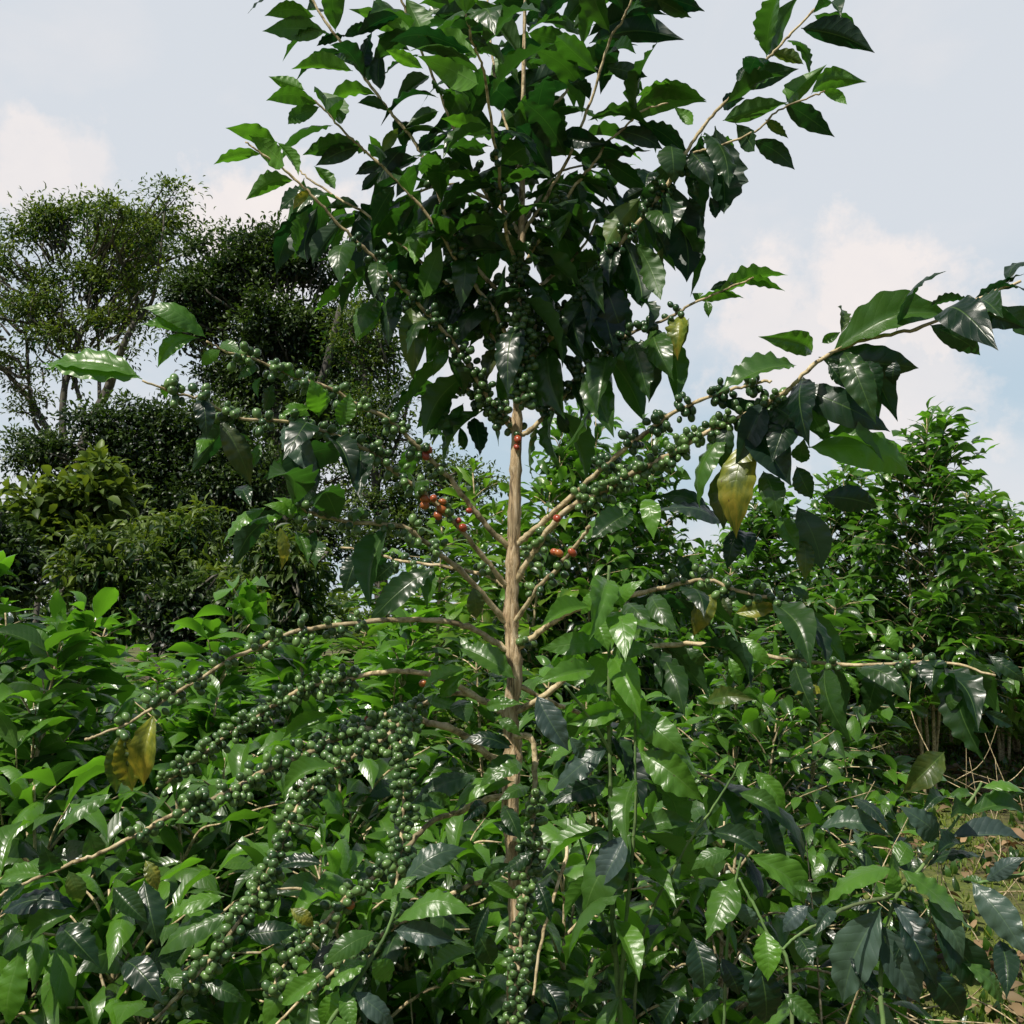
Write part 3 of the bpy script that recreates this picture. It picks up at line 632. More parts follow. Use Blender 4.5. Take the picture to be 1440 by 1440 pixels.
# ================================================================== foreground shoots and neighbours (right and lower left)
r2 = thing('coffee_shoot', (P(870, 1440, 1.32)[0], 1.32, 0), 'slender upright green coffee shoot with pairs of glossy leaves just right of the trunk', 'coffee plant')
A = Plant(r2, M_STEM)
A.branch([(857, 795), (854, 850), (857, 930), (856, 1000), (858, 1090), (859, 1200), (863, 1310), (870, 1400), (876, 1500), (880, 1650)], 1.32, 1.34, .002, .0045, name='stem', knots=.07)
A.branch([(893, 990), (893, 1060), (894, 1130), (890, 1190), (880, 1300), (872, 1400)], 1.30, 1.33, .0016, .0028, name='stem', knots=.07)
A.branch([(863, 1345), (850, 1300), (838, 1260), (815, 1180), (790, 1100)], 1.33, 1.36, .0022, .0014, name='stem', knots=.07)
A.branch([(795, 965), (830, 1010), (860, 1060)], 1.25, 1.31, .0016, .0022, name='stem')
b = Bag(); 
V, Q, U = tube(smooth_path([P(880, 1650, 1.34), np.array([P(885, 1700, 1.34)[0], 1.33, .3]), np.array([r2.location[0], 1.32, -.01])], 6), 0.0045, .007, 8, .03); b.add(V, Q, 0, U)
link('stem', b.build('stem', r2.location), M_STEM, r2)
A.leaves_list([(1095, 505, 905, 655, .36, 'g'), (1140, 375, 948, 430, .36, 'b'), (1130, 395, 1020, 450, .45, 'b'), (1050, 60, 1095, 185, .48, 'b'), (1085, 160, 865, 175, .3, 'b'), (1030, 30, 865, 100, .3, 'b'), (1050, 235, 845, 295, .36, 'b'),
    (1110, 100, 1335, 122, .26, 'b'), (1105, 190, 1250, 170, .4, 'm'), (1090, 625, 885, 705, .36, 'd'), (1075, 620, 1155, 640, .5, 'b'), (1170, 795, 1010, 1085, .45, 'm'), (1150, 800, 1060, 990, .5, 'g'), (1185, 790, 1375, 765, .3, 'm'),
    (1190, 380, 1362, 540, .46, 'b'), (1195, 520, 1415, 690, .46, 'b'), (1190, 400, 1120, 480, .4, 'b'), (1000, 800, 1100, 830, .4, 'd'), (850, 330, 960, 520, .45, 'g'), (960, 470, 1010, 540, .5, 'g'), (1100, 340, 960, 340, .3, 'm'),
    (1060, -30, 1000, 60, .4, 'b'), (1100, -60, 1140, 40, .4, 'b'), (1110, 20, 1220, -60, .35, 'b'), (1100, 900, 1180, 960, .4, 'd'), (1110, 1180, 1000, 1080, .4, 'd'), (980, 640, 1060, 700, .5, 'd')], C7)
A.auto(0, .02, .6, .052, .115, .35, f='b', fwd=.5, prob=.85, tipleaf=True)
A.auto(1, .05, .8, .06, .11, .4, f='m', fwd=.5, prob=.8)
A.finish()

r3 = thing('coffee_plant', (P(1250, 1400, 1.15)[0] + .15, 1.2, 0), 'low coffee plant with big drooping glossy leaves in the lower right corner', 'coffee plant')
B = Plant(r3, M_STEM)
B.branch([C9(*p) for p in [(1275, 500), (1240, 560), (1180, 640), (1110, 740), (1050, 820), (990, 890), (940, 950), (900, 1100), (880, 1300), (900, 1500)]], 1.2, 1.15, .0015, .0032, name='stem', knots=.06)
B.branch([C9(*p) for p in [(930, 940), (850, 960), (740, 990), (640, 1050), (560, 1095), (500, 1150)]], 1.17, 1.05, .0022, .0014, name='stem', knots=.06)
B.branch([C9(*p) for p in [(1500, 830), (1440, 855), (1350, 875), (1260, 890)]], 1.1, 1.12, .0022, .0016, name='stem', knots=.06)
B.branch([C9(*p) for p in [(330, 430), (290, 500), (220, 610), (130, 740), (60, 870), (0, 980), (-60, 1180), (-90, 1600)]], 1.3, 1.35, .0012, .0022, name='stem', knots=.06)
B.branch([C9(*p) for p in [(340, 790), (320, 870), (300, 1000), (280, 1200), (270, 1500)]], 1.2, 1.2, .0014, .002, name='stem', knots=.06)
B.branch([C9(*p) for p in [(330, 870), (400, 1000), (450, 1100), (520, 1200), (540, 1500)]], 1.2, 1.15, .0014, .0024, name='stem', knots=.06)
b = Bag()
V, Q, U = tube(smooth_path([P(*C9(900, 1500), 1.15), np.array([r3.location[0], 1.2, .35]), np.array([r3.location[0], 1.2, -.01])], 6), 0.0034, .007, 8, .03); b.add(V, Q, 0, U)
for e in [(270, 1500, 1.2), (540, 1500, 1.15), (-90, 1600, 1.35)]:
    p0 = P(*C9(*e[:2]), e[2])
    V, Q, U = tube(smooth_path([p0, (p0 * .5 + np.array(r3.location) * .5) + np.array([0, 0, .0]), np.array(r3.location) + np.array([0, 0, .03])], 6), .0024, .005, 8, .03); b.add(V, Q, 0, U)
link('stem', b.build('stem', r3.location), M_TWIG, r3)
B.leaves_list([(390, 455, 512, 612, .42, 'b'), (200, 190, 395, 178, .32, 'o'), (1110, 712, 948, 588, .5, 'g'), (1135, 742, 935, 700, .2, 'b'), (1150, 712, 1440, 722, .25, 'g'), (1060, 832, 1305, 800, .2, 'd'), (1275, 520, 1450, 550, .22, 'b'),
    (1225, 620, 1450, 640, .2, 'm'), (1180, 620, 1170, 550, .5, 'g'), (935, 830, 640, 1005, .3, 'b'), (955, 838, 1255, 1092, .3, 'b'), (930, 930, 925, 815, .5, 'b'), (940, 830, 1000, 740, .55, 'b'), (885, 985, 735, 1360, .43, 'g'),
    (920, 960, 1095, 1170, .36, 'g'), (1060, 950, 1205, 1190, .35, 'g'), (865, 1040, 1035, 1360, .42, 'g'), (1090, 1070, 1270, 1290, .5, 'd'), (1235, 885, 1450, 1180, .42, 'g'), (1290, 880, 1450, 790, .34, 'g'), (1345, 1110, 1372, 1345, .42, 'd'),
    (365, 780, 585, 978, .3, 'b'), (305, 765, 142, 845, .34, 'm'), (310, 868, 200, 1115, .5, 'm'), (430, 1075, 442, 1275, .6, 'b'), (150, 1100, 192, 1315, .62, 'd'), (405, 1190, 432, 1440, .52, 'd'), (640, 680, 915, 705, .24, 'g'),
    (775, 560, 915, 695, .3, 'd'), (215, 690, 440, 795, .36, 'd'), (260, 1300, 125, 1440, .4, 'd'), (540, 900, 660, 920, .36, 'm'), (505, 1320, 650, 1440, .45, 'm'), (600, 980, 500, 1085, .5, 'g'), (330, 540, 500, 640, .4, 'm'),
    (290, 10, 332, 125, .42, 'b'), (860, 990, 720, 960, .4, 'd'), (950, 1000, 1100, 1300, .4, 'd'), (1020, 1200, 1200, 1420, .42, 'd'), (1200, 1200, 1360, 1370, .3, 'm'), (760, 1180, 890, 1330, .4, 'd'), (700, 1000, 620, 1100, .4, 'g'),
    (560, 1100, 620, 1220, .5, 'd'), (300, 960, 400, 1070, .4, 'g'), (60, 1160, -40, 1200, .4, 'm'), (1200, 740, 1100, 780, .3, 'd'), (1130, 560, 1040, 620, .3, 'd'), (1300, 900, 1180, 880, .3, 'm'), (1000, 1060, 930, 1200, .4, 'd'), (260, 1180, 330, 1330, .5, 'd'), (100, 1330, 30, 1450, .5, 'd')], C9)
B.finish()

r4 = thing('coffee_sprig', (P(500, 1400, 1.15)[0], 1.16, 0), 'bright young coffee sprig with shining curled leaves at the bottom edge left of centre', 'coffee plant')
E = Plant(r4, M_STEM)
E.branch([C7(*p) for p in [(385, 980), (380, 1030), (345, 1130), (290, 1225), (230, 1320), (150, 1440), (60, 1600)]], 1.2, 1.15, .0016, .0028, name='stem', knots=.06)
b = Bag()
V, Q, U = tube(smooth_path([P(*C7(60, 1600), 1.15), np.array([r4.location[0] - .02, 1.16, .4]), np.array([r4.location[0], 1.16, -.01])], 6), .003, .006, 8, .03); b.add(V, Q, 0, U)
link('stem', b.build('stem', r4.location), M_STEM, r4)
E.leaves_list([(398, 965, 618, 848, .3, 'g'), (370, 1095, 645, 1070, .2, 'b'), (370, 1125, 578, 1160, .36, 'g'), (310, 1130, 128, 1245, .4, 'm'), (285, 1222, 115, 1345, .3, 'b'), (295, 1225, 355, 1298, .6, 'b'), (375, 1085, 368, 1005, .4, 'b'),
    (135, 1262, -10, 1375, .36, 'b'), (185, 1325, 120, 1450, .55, 'b'), (235, 1330, 372, 1445, .42, 'g'), (90, 1235, 45, 1252, .5, 'b'), (200, 1330, 240, 1460, .5, 'b'), (650, 1190, 485, 1295, .26, 'm'), (360, 1010, 450, 940, .3, 'b')], C7)
E.finish()

# ================================================================== coffee bushes (built from shoots, arching branches and leaf pairs)
def bush_proto(seed, H=1.9, R=.75, stems=2, leafL=.13, cherries=0, dens=1.0, low=.12, upright=.5, droopy=.45, full=1.9, lean_=(.02, .16)):
    r = np.random.default_rng(seed)
    wood = Bag(); fol = Bag(); ch = Bag()
    Ms, Bs, Ts = [], [], []
    def leafpair(p, T_, s_, l, dr, tint, cross=False):
        side = unit(np.cross(T_, (0, 0, 1)) + 1e-4); up = np.cross(side, T_)
        for sg in (-1, 1):
            if r.random() > .88 * dens: continue
            a = r.normal(0, .4) + (math.pi / 2 if cross else 0)
            sv = (side * math.cos(a) + up * math.sin(a)) * sg
            d = unit(sv + T_ * (.55 + r.normal(0, .2)) + np.array([0, 0, -dr + r.normal(0, .22)]))
            L = l * r.uniform(.72, 1.15)
            A_, B_ = frame(p, p + d * L, unit(np.array([0, 0, 1.]) + sv * .3 + r.normal(0, .28, 3)), r.uniform(.38, .46))
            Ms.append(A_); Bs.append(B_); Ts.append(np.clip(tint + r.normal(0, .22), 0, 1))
    for s in range(stems):
        a0 = r.uniform(0, 6.28); lean = r.uniform(*lean_) * (0 if stems == 1 else 1)
        h = H * r.uniform(.86, 1.0) if s else H
        b0 = np.array([math.cos(a0), math.sin(a0), 0]) * .05 * (s > 0)
        top = b0 + np.array([math.cos(a0) * lean * h, math.sin(a0) * lean * h, h])
        sp = smooth_path([b0, b0 * .6 + top * .4 + r.normal(0, .02, 3), top], 12)
        V, Q, U = tube(sp, .016, .003, 8, .04); wood.add(V, Q, 0, U)
        z = low * h; az = r.uniform(0, 6.28); L_ = np.linspace(0, 1, len(sp))
        while z < h * .97:
            t = z / h; p = np.array([np.interp(t, L_, sp[:, i]) for i in range(3)])
            az += math.pi / 2 + r.normal(0, .15)
            for sg in (0, math.pi):
                if r.random() < .08: continue
                prof = min(1.0, (1 - t) * full + .12) * (.6 + .4 * min(1, t * 4))
                ln = R * prof * r.uniform(.7, 1.12)
                el = upright * (.35 + .85 * t) + r.normal(0, .1)
                hd = np.array([math.cos(az + sg), math.sin(az + sg), 0])
                q0 = p; q1 = p + hd * ln * .5 * math.cos(el) + np.array([0, 0, ln * .5 * math.sin(el)])
                el2 = el - droopy * (1.3 - t) - .1
                q2 = q1 + hd * ln * .5 * math.cos(el2) + np.array([0, 0, ln * .5 * math.sin(el2)])
                bp = smooth_path([q0, q1, q2], 5)
                V, Q, U = tube(bp, .0045, .0014, 5); wood.add(V, Q, 0, U)
                LL = np.linspace(0, 1, len(bp)); n = max(2, int(ln / .05))
                for i in range(n + 1):
                    tt = i / n
                    if tt < .25 and ln > .3: continue
                    pp = np.array([np.interp(tt, LL, bp[:, j]) for j in range(3)])
                    Tn = unit(bp[-1] - bp[-3] if tt > .5 else bp[3] - bp[0])
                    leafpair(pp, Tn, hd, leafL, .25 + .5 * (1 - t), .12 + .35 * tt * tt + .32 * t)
                    if cherries and .25 < tt < .8 and t < .8 and r.random() < cherries:
                        random.seed(int(r.integers(1e9))); cluster(ch, pp, Tn, int(r.integers(5, 10)), tmpl=CH_LO)
            z += .065 * r.uniform(.8, 1.2)
        for i in range(4):
            leafpair(top + np.array([0, 0, -.03 * i]), np.array([.05, 0, 1.]), None, leafL * (.6 + .12 * i), .0, .8)
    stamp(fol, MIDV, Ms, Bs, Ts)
    return wood.build('stem'), fol.build('foliage'), (ch.build('cherries') if ch.V else None)

random.seed(5)
PROTOS = [bush_proto(1, 1.9, .70, 3, dens=.85), bush_proto(2, 2.0, .60, 2, cherries=.35), bush_proto(3, 1.8, .80, 3, cherries=.2, dens=.78), bush_proto(4, 2.2, .55, 1, droopy=.7), bush_proto(9, 1.5, .8, 4, leafL=.125, upright=.8, dens=.8),
          bush_proto(12, 1.15, .62, 3, leafL=.15, upright=.7, droopy=.7, low=.2, full=2.6, dens=.72), bush_proto(13, 1.1, .7, 4, leafL=.135, cherries=.25, droopy=.8, low=.2, full=2.2, dens=.65),
          bush_proto(15, 1.75, .42, 7, leafL=.135, upright=1.2, droopy=.5, low=.25, full=2.4, lean_=(.12, .32)),
          bush_proto(14, 3.0, .85, 4, leafL=.17, droopy=.7, full=2.3, dens=.66, low=.3, upright=.8)]
PH = [1.9, 2.0, 1.8, 2.2, 1.5, 1.15, 1.1, 1.75, 3.0]
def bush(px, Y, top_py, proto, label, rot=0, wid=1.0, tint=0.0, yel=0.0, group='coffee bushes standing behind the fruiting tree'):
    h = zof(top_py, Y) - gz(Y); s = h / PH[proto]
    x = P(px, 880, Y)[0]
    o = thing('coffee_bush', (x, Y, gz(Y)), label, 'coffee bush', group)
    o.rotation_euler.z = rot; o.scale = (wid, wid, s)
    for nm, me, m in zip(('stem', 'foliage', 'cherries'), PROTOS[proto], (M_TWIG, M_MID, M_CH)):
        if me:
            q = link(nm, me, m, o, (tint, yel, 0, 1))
            if nm == 'cherries': q['kind'] = 'stuff'
    return o
BUSHES = [  # tint paints shade into low front bushes and sunlight into rear ones
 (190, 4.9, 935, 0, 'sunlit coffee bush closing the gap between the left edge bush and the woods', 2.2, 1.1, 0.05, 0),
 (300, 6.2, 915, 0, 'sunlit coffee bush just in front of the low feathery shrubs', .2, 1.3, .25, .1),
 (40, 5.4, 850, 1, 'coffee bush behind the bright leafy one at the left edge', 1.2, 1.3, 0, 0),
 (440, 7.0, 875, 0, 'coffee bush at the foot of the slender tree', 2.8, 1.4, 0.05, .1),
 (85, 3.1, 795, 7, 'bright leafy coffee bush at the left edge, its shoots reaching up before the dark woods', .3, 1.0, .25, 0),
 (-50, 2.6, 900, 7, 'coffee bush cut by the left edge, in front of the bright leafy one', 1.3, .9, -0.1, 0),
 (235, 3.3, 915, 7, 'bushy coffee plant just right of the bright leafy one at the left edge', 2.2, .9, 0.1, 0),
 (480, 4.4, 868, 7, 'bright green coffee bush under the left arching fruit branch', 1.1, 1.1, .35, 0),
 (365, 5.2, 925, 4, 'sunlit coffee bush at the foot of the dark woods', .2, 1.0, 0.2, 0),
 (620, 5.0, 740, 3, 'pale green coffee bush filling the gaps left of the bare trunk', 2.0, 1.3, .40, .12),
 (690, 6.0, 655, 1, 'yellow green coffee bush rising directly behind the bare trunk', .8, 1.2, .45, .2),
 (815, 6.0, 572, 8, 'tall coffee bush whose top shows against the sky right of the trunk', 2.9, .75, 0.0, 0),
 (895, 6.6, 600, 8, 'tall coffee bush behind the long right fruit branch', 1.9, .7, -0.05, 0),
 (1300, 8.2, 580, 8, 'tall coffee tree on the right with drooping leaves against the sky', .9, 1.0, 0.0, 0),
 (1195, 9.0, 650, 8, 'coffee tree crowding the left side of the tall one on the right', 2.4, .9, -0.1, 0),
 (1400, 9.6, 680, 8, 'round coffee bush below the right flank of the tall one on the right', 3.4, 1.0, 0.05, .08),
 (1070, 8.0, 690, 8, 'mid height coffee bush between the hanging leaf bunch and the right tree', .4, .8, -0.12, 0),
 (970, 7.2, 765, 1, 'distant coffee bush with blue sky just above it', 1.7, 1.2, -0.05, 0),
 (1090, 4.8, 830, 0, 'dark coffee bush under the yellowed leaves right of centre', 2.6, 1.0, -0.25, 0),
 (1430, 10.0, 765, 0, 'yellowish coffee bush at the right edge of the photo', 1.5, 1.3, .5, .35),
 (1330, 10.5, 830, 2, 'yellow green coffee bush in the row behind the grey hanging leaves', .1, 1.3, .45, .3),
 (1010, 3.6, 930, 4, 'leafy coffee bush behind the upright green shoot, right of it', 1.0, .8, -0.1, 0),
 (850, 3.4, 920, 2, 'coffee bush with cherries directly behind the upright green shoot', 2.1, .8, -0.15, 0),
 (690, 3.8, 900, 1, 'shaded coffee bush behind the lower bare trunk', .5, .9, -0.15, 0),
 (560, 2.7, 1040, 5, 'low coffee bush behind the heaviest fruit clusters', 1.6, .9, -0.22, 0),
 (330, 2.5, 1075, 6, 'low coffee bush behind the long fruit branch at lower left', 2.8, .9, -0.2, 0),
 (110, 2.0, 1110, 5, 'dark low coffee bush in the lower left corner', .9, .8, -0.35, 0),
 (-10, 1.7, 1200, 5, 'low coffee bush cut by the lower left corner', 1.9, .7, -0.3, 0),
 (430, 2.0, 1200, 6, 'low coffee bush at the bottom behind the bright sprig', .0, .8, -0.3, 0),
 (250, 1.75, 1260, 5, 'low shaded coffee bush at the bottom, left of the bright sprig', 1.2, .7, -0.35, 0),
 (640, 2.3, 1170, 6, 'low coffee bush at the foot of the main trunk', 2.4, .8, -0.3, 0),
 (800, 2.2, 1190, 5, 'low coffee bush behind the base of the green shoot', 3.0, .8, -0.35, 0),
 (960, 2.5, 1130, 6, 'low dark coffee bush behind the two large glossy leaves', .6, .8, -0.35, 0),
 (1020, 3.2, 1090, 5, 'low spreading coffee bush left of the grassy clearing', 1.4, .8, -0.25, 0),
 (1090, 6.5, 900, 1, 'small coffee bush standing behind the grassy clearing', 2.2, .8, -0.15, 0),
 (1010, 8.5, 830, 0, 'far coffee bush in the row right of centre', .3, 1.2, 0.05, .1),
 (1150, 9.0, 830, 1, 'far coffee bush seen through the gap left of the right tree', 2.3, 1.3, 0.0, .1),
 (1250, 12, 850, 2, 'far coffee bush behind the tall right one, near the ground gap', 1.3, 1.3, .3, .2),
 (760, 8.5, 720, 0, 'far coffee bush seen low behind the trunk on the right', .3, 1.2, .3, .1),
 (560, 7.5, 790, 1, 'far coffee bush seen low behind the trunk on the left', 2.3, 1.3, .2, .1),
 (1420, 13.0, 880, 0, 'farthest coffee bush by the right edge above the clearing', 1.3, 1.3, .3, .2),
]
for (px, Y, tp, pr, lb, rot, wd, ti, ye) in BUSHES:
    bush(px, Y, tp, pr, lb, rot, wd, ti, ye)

# ================================================================== woodland trees on the left
def crownleaves(centres, n_per, rad, size, seed, squash=.75, hang=.35, tint=(.1, .8), wr=.42, ref=None):
    r = np.random.default_rng(seed)
    c = np.repeat(centres, n_per, 0); m = len(c)
    rr = np.repeat(np.broadcast_to(rad, (len(centres),)), n_per)
    rr = rr * np.repeat(r.uniform(.4, 1.5, len(centres)), n_per)
    d = r.normal(0, 1, (m, 3)); d /= np.linalg.norm(d, axis=1)[:, None]
    d[:, 2] = np.where((d[:, 2] < -.3) & (r.random(m) < .6), -d[:, 2], d[:, 2])
    p = c + d * (rr * r.uniform(.1, 1.25, m))[:, None] * np.array([1, 1, squash])
    y = d + r.normal(0, .6, (m, 3)); y[:, 2] -= hang; y /= np.linalg.norm(y, axis=1)[:, None]
    z = np.array([0, 0, 1.]) + r.normal(0, .45, (m, 3)) + d * .4
    z -= y * np.sum(z * y, 1)[:, None]; z /= np.linalg.norm(z, axis=1)[:, None]
    x = np.cross(y, z); L = size * r.uniform(.6, 1.25, m)
    M = np.stack([x * (L * wr / 2)[:, None], y * L[:, None], z * L[:, None]], 2)
    ct = np.repeat(r.uniform(tint[0], tint[1], len(centres)), n_per) * .7 + .4 * d[:, 2] + r.normal(0, .12, m)  # upper leaves of each clump tinted lighter, standing in for light from above
    return M, p, np.clip(ct, 0, 1)

def fork(bag, p, d, L, r, depth, rg, tips, up=.15):
    q1 = p + d * L * .5 + rg.normal(0, L * .05, 3); q2 = q1 + unit(d + rg.normal(0, .18, 3) + np.array([0, 0, up])) * L * .5
    V, Q, U = tube(smooth_path([p, q1, q2], 4), r, r * .62, 7 if depth > 1 else 5, .03); bag.add(V, Q, 0, U)
    if depth == 0: tips.append(q2); return
    if depth < 3: tips.append(q2)
    for i in range(rg.integers(2, 4)):
        fork(bag, q2, unit(unit(q2 - q1) + rg.normal(0, .55, 3) + np.array([0, 0, up])), L * rg.uniform(.6, .82), r * .6, depth - 1, rg, tips, up)

def tree(name, label, cat, base_px, Y, limbs, radii, blobs, n_leaf, rad, size, mat, seed, group=None, nclump=60, tw_=None, gapf=1.1, gapt=-.3, **kw):
    rg = np.random.default_rng(seed)
    bx = P(base_px, 880, Y)[0]; o = thing(name, (bx, Y, gz(Y)), label, cat, group)
    wood = Bag(); tips = []
    bz = np.array([bx, Y, gz(Y)])
    for pts, (a, b_) in zip(limbs, radii):
        w = [P(x, y, Y + dy) for x, y, dy in pts]
        if pts[0][1] > 640: w = [np.array([w[0][0] * .7 + bx * .3, Y, gz(Y)])] + w
        path = smooth_path(w, 6); V, Q, U = tube(path, a, b_, 9, .04); wood.add(V, Q, 0, U)
        if tw_:
            fork(wood, path[-1], unit(path[-1] - path[-3]), tw_[0], b_, tw_[1], rg, tips)
            for i in range(len(path) // 3, len(path) - 1, 4):
                fork(wood, path[i], unit(unit(path[i + 1] - path[i]) + rg.normal(0, .7, 3) + [0, 0, .3]), tw_[0] * .7, b_ * .7, max(1, tw_[1] - 1), rg, tips)
    cs = []; 
    for (px, py, rx, ry, dy, k) in blobs:
        c = P(px, py, Y + dy); R = np.array([rx, min(rx, ry) * .9, ry]) * (Y + dy) / F
        for i in range(k):
            d = unit(rg.normal(0, 1, 3)); q = c + d * R * rg.uniform(.3, 1.12)
            if noise.noise(Vector(q) * gapf + Vector((seed, 0, 0))) > gapt: cs.append(q)
    if tips:
        t_ = np.array(tips); cs = cs + list(t_)
    cs = np.array(cs)
    # twigs out to the clumps
    for c in cs[::2]:
        ax = bz + np.array([0, 0, max(.5, c[2] * .75)]); st = ax * .35 + c * .65
        V, Q, U = tube(smooth_path([st, st * .5 + c * .5 + rg.normal(0, .1, 3), c], 3), .03 * Y / 20, .01, 4); wood.add(V, Q, 0, U)
    M, p, t = crownleaves(cs, n_leaf, rad, size, seed, **kw)
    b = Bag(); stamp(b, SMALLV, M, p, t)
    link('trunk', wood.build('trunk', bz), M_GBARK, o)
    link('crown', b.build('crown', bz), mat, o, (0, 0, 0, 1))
    return o

tree('tall_tree', 'tall airy tree at far left, forked dark trunks under a thin umbrella of leaves', 'tree', 85, 22,
     [[(95, 690, 0), (88, 600, 0), (92, 540, 0), (105, 500, 0), (108, 470, 0), (90, 450, 0), (60, 425, 0), (30, 395, 0)],
      [(105, 490, 0), (125, 450, .5), (150, 430, .5), (175, 395, 1)],
      [(110, 640, 0), (135, 580, 0), (155, 540, 0), (172, 490, -.5), (190, 450, -.5), (192, 420, -.5), (180, 390, -.5), (165, 355, -1)],
      [(195, 450, -.5), (215, 420, -.5), (225, 360, -1), (230, 320, -1)],
      [(90, 640, 0), (65, 600, 1), (40, 560, 1), (10, 525, 1), (-25, 490, 1)],
      [(70, 660, 1), (48, 590, 1), (40, 530, 1), (36, 470, 1), (20, 440, 1), (0, 420, 1)],
      [(140, 560, 0), (138, 470, 1), (135, 420, 1), (130, 380, 1)],
      [(112, 560, 0), (100, 520, .5), (90, 480, .5), (70, 460, .5), (10, 450, 0)]],
     [(.13, .04), (.06, .03), (.12, .035), (.05, .02), (.09, .04), (.07, .03), (.045, .02), (.05, .03)],
     [(75, 325, 66, 26, 0, 70), (150, 330, 66, 26, 0, 62), (40, 375, 60, 26, 0, 50), (130, 385, 60, 26, 0, 46), (225, 310, 42, 16, 0, 24), (15, 435, 45, 22, 0, 22), (205, 375, 38, 26, 0, 20), (90, 300, 50, 12, 0, 26), (262, 328, 34, 16, 0, 18), (0, 500, 30, 20, 0, 6), (190, 440, 30, 14, 0, 8), (160, 300, 50, 10, 0, 18), (60, 430, 40, 14, 0, 12), (140, 450, 50, 12, 0, 10)],
     60, .55, .125, M_FAR, 21, tw_=(.5, 2), gapf=1.5, gapt=-.06, squash=.4, tint=(.15, .95), hang=.5, wr=.36)
tree('dark_tree', 'dense dark evergreen tree behind the left fruit branches, its rounded top against pink cloud', 'tree', 400, 15,
     [[(405, 860, 0), (400, 760, 0), (395, 650, 0), (390, 560, 0), (385, 450, 0)], [(395, 640, 0), (340, 540, .4), (310, 460, .4)], [(395, 660, 0), (450, 540, -.3), (480, 430, -.3)], [(330, 560, .2), (325, 500, .2), (300, 420, .2)]],
     [(.22, .08), (.12, .05), (.12, .05), (.06, .03)],
     [(335, 395, 66, 40, 0, 80), (275, 410, 30, 30, 0, 18), (380, 350, 40, 20, 0, 16), (300, 355, 30, 14, 0, 10), (440, 390, 60, 40, .5, 30), (410, 395, 55, 36, 0, 44), (350, 350, 24, 14, 0, 10), (415, 350, 20, 16, 0, 10), (270, 360, 18, 14, 0, 8), (300, 345, 50, 10, 0, 7), (400, 335, 50, 10, 0, 8), (450, 345, 30, 12, 0, 5), (250, 440, 12, 40, 0, 8), (530, 440, 30, 30, 0, 10), (385, 470, 115, 62, 0, 130), (480, 480, 62, 62, .5, 60), (300, 470, 60, 40, 0, 40), (500, 560, 50, 60, .5, 44), (430, 560, 60, 50, 0, 50), (330, 535, 60, 18, 0, 24), (435, 640, 95, 60, 0, 80), (400, 740, 110, 70, 0, 100), (300, 620, 70, 50, 0, 40), (360, 560, 50, 30, 0, 24), (250, 410, 16, 20, 0, 5)],
     100, .30, .092, M_DARK, 22, gapf=1.6, gapt=-.12, squash=.8, tint=(0, 1))
tree('dark_tree', 'lower dark tree spreading below the tall airy tree, its flat top at mid height', 'tree', 230, 13,
     [[(235, 860, 0), (230, 760, 0), (225, 680, 0), (220, 620, 0)], [(228, 720, 0), (170, 650, .3), (140, 610, .3)], [(228, 720, 0), (290, 640, .3), (320, 600, .3)]],
     [(.16, .07), (.09, .04), (.09, .04)],
     [(60, 640, 50, 34, 0, 26), (180, 600, 72, 32, 0, 50), (280, 610, 90, 36, 0, 60), (210, 670, 130, 50, 0, 110), (330, 680, 80, 55, 0, 70), (240, 740, 160, 60, 0, 130), (300, 830, 140, 50, 0, 80)],
     110, .30, .085, M_DARK, 23, gapf=1.7, gapt=-.2, squash=.7, tint=(0, .95))
tree('slender_tree', 'slender fine leaved tree right of the dense dark one', 'tree', 560, 13,
     [[(540, 860, 0), (530, 700, 0), (520, 600, 0), (510, 500, 0)], [(530, 700, 0), (560, 620, 0), (575, 560, 0)]], [(.09, .03), (.05, .02)],
     [(510, 480, 42, 50, 0, 26), (545, 520, 36, 34, 0, 14), (530, 600, 60, 50, 0, 40), (570, 660, 60, 46, 0, 36), (640, 690, 60, 40, 0, 30), (560, 740, 90, 50, 0, 50), (640, 780, 100, 50, 0, 50)],
     90, .3, .07, M_FAR, 24, tint=(0, .55))
tree('broadleaf_shrub', 'yellow green shrub with broad leaf tufts in front of the dark trees, far left', 'shrub', 120, 10,
     [[(130, 860, 0), (125, 760, 0), (120, 700, 0)]], [(.05, .02)],
     [(125, 690, 36, 40, 0, 22), (60, 720, 50, 40, 0, 24), (110, 770, 60, 40, 0, 30)], 34, .22, .17, M_FAR, 25, tint=(.5, 1), wr=.5)
tree('dark_shrub', 'dark rounded shrub filling the far left edge at mid height', 'shrub', -10, 8,
     [[(0, 900, 0), (-5, 800, 0), (0, 720, 0)]], [(.05, .02)],
     [(-5, 760, 42, 70, 0, 70), (5, 810, 50, 50, 0, 50)], 90, .18, .075, M_DARK, 26, tint=(.1, .6))
for i, (px, py, w_, lb) in enumerate([(250, 760, 70, 'feathery leaved shrub low in front of the dark trees, left of centre'), (330, 830, 70, 'light tipped shrub just above the sunlit coffee bush, behind the arching branch'), (150, 800, 70, 'feathery shrub above the bright coffee bush at the left edge'), (400, 800, 50, 'small pale shrub beside the dark trunk gap at left')]):
    tree('feathery_shrub', lb, 'shrub', px, 8.5 - i * .4, [[(px, 950, 0), (px, py + 60, 0), (px, py, 0)]], [(.04, .015)],
         [(px, py, w_, 42, 0, 34), (px, py + 70, w_, 40, 0, 26)], 46, .16, .11, M_FAR, 30 + i, group='feathery shrubs at the edge of the woods', tint=(0, .75), wr=.26, hang=.7)

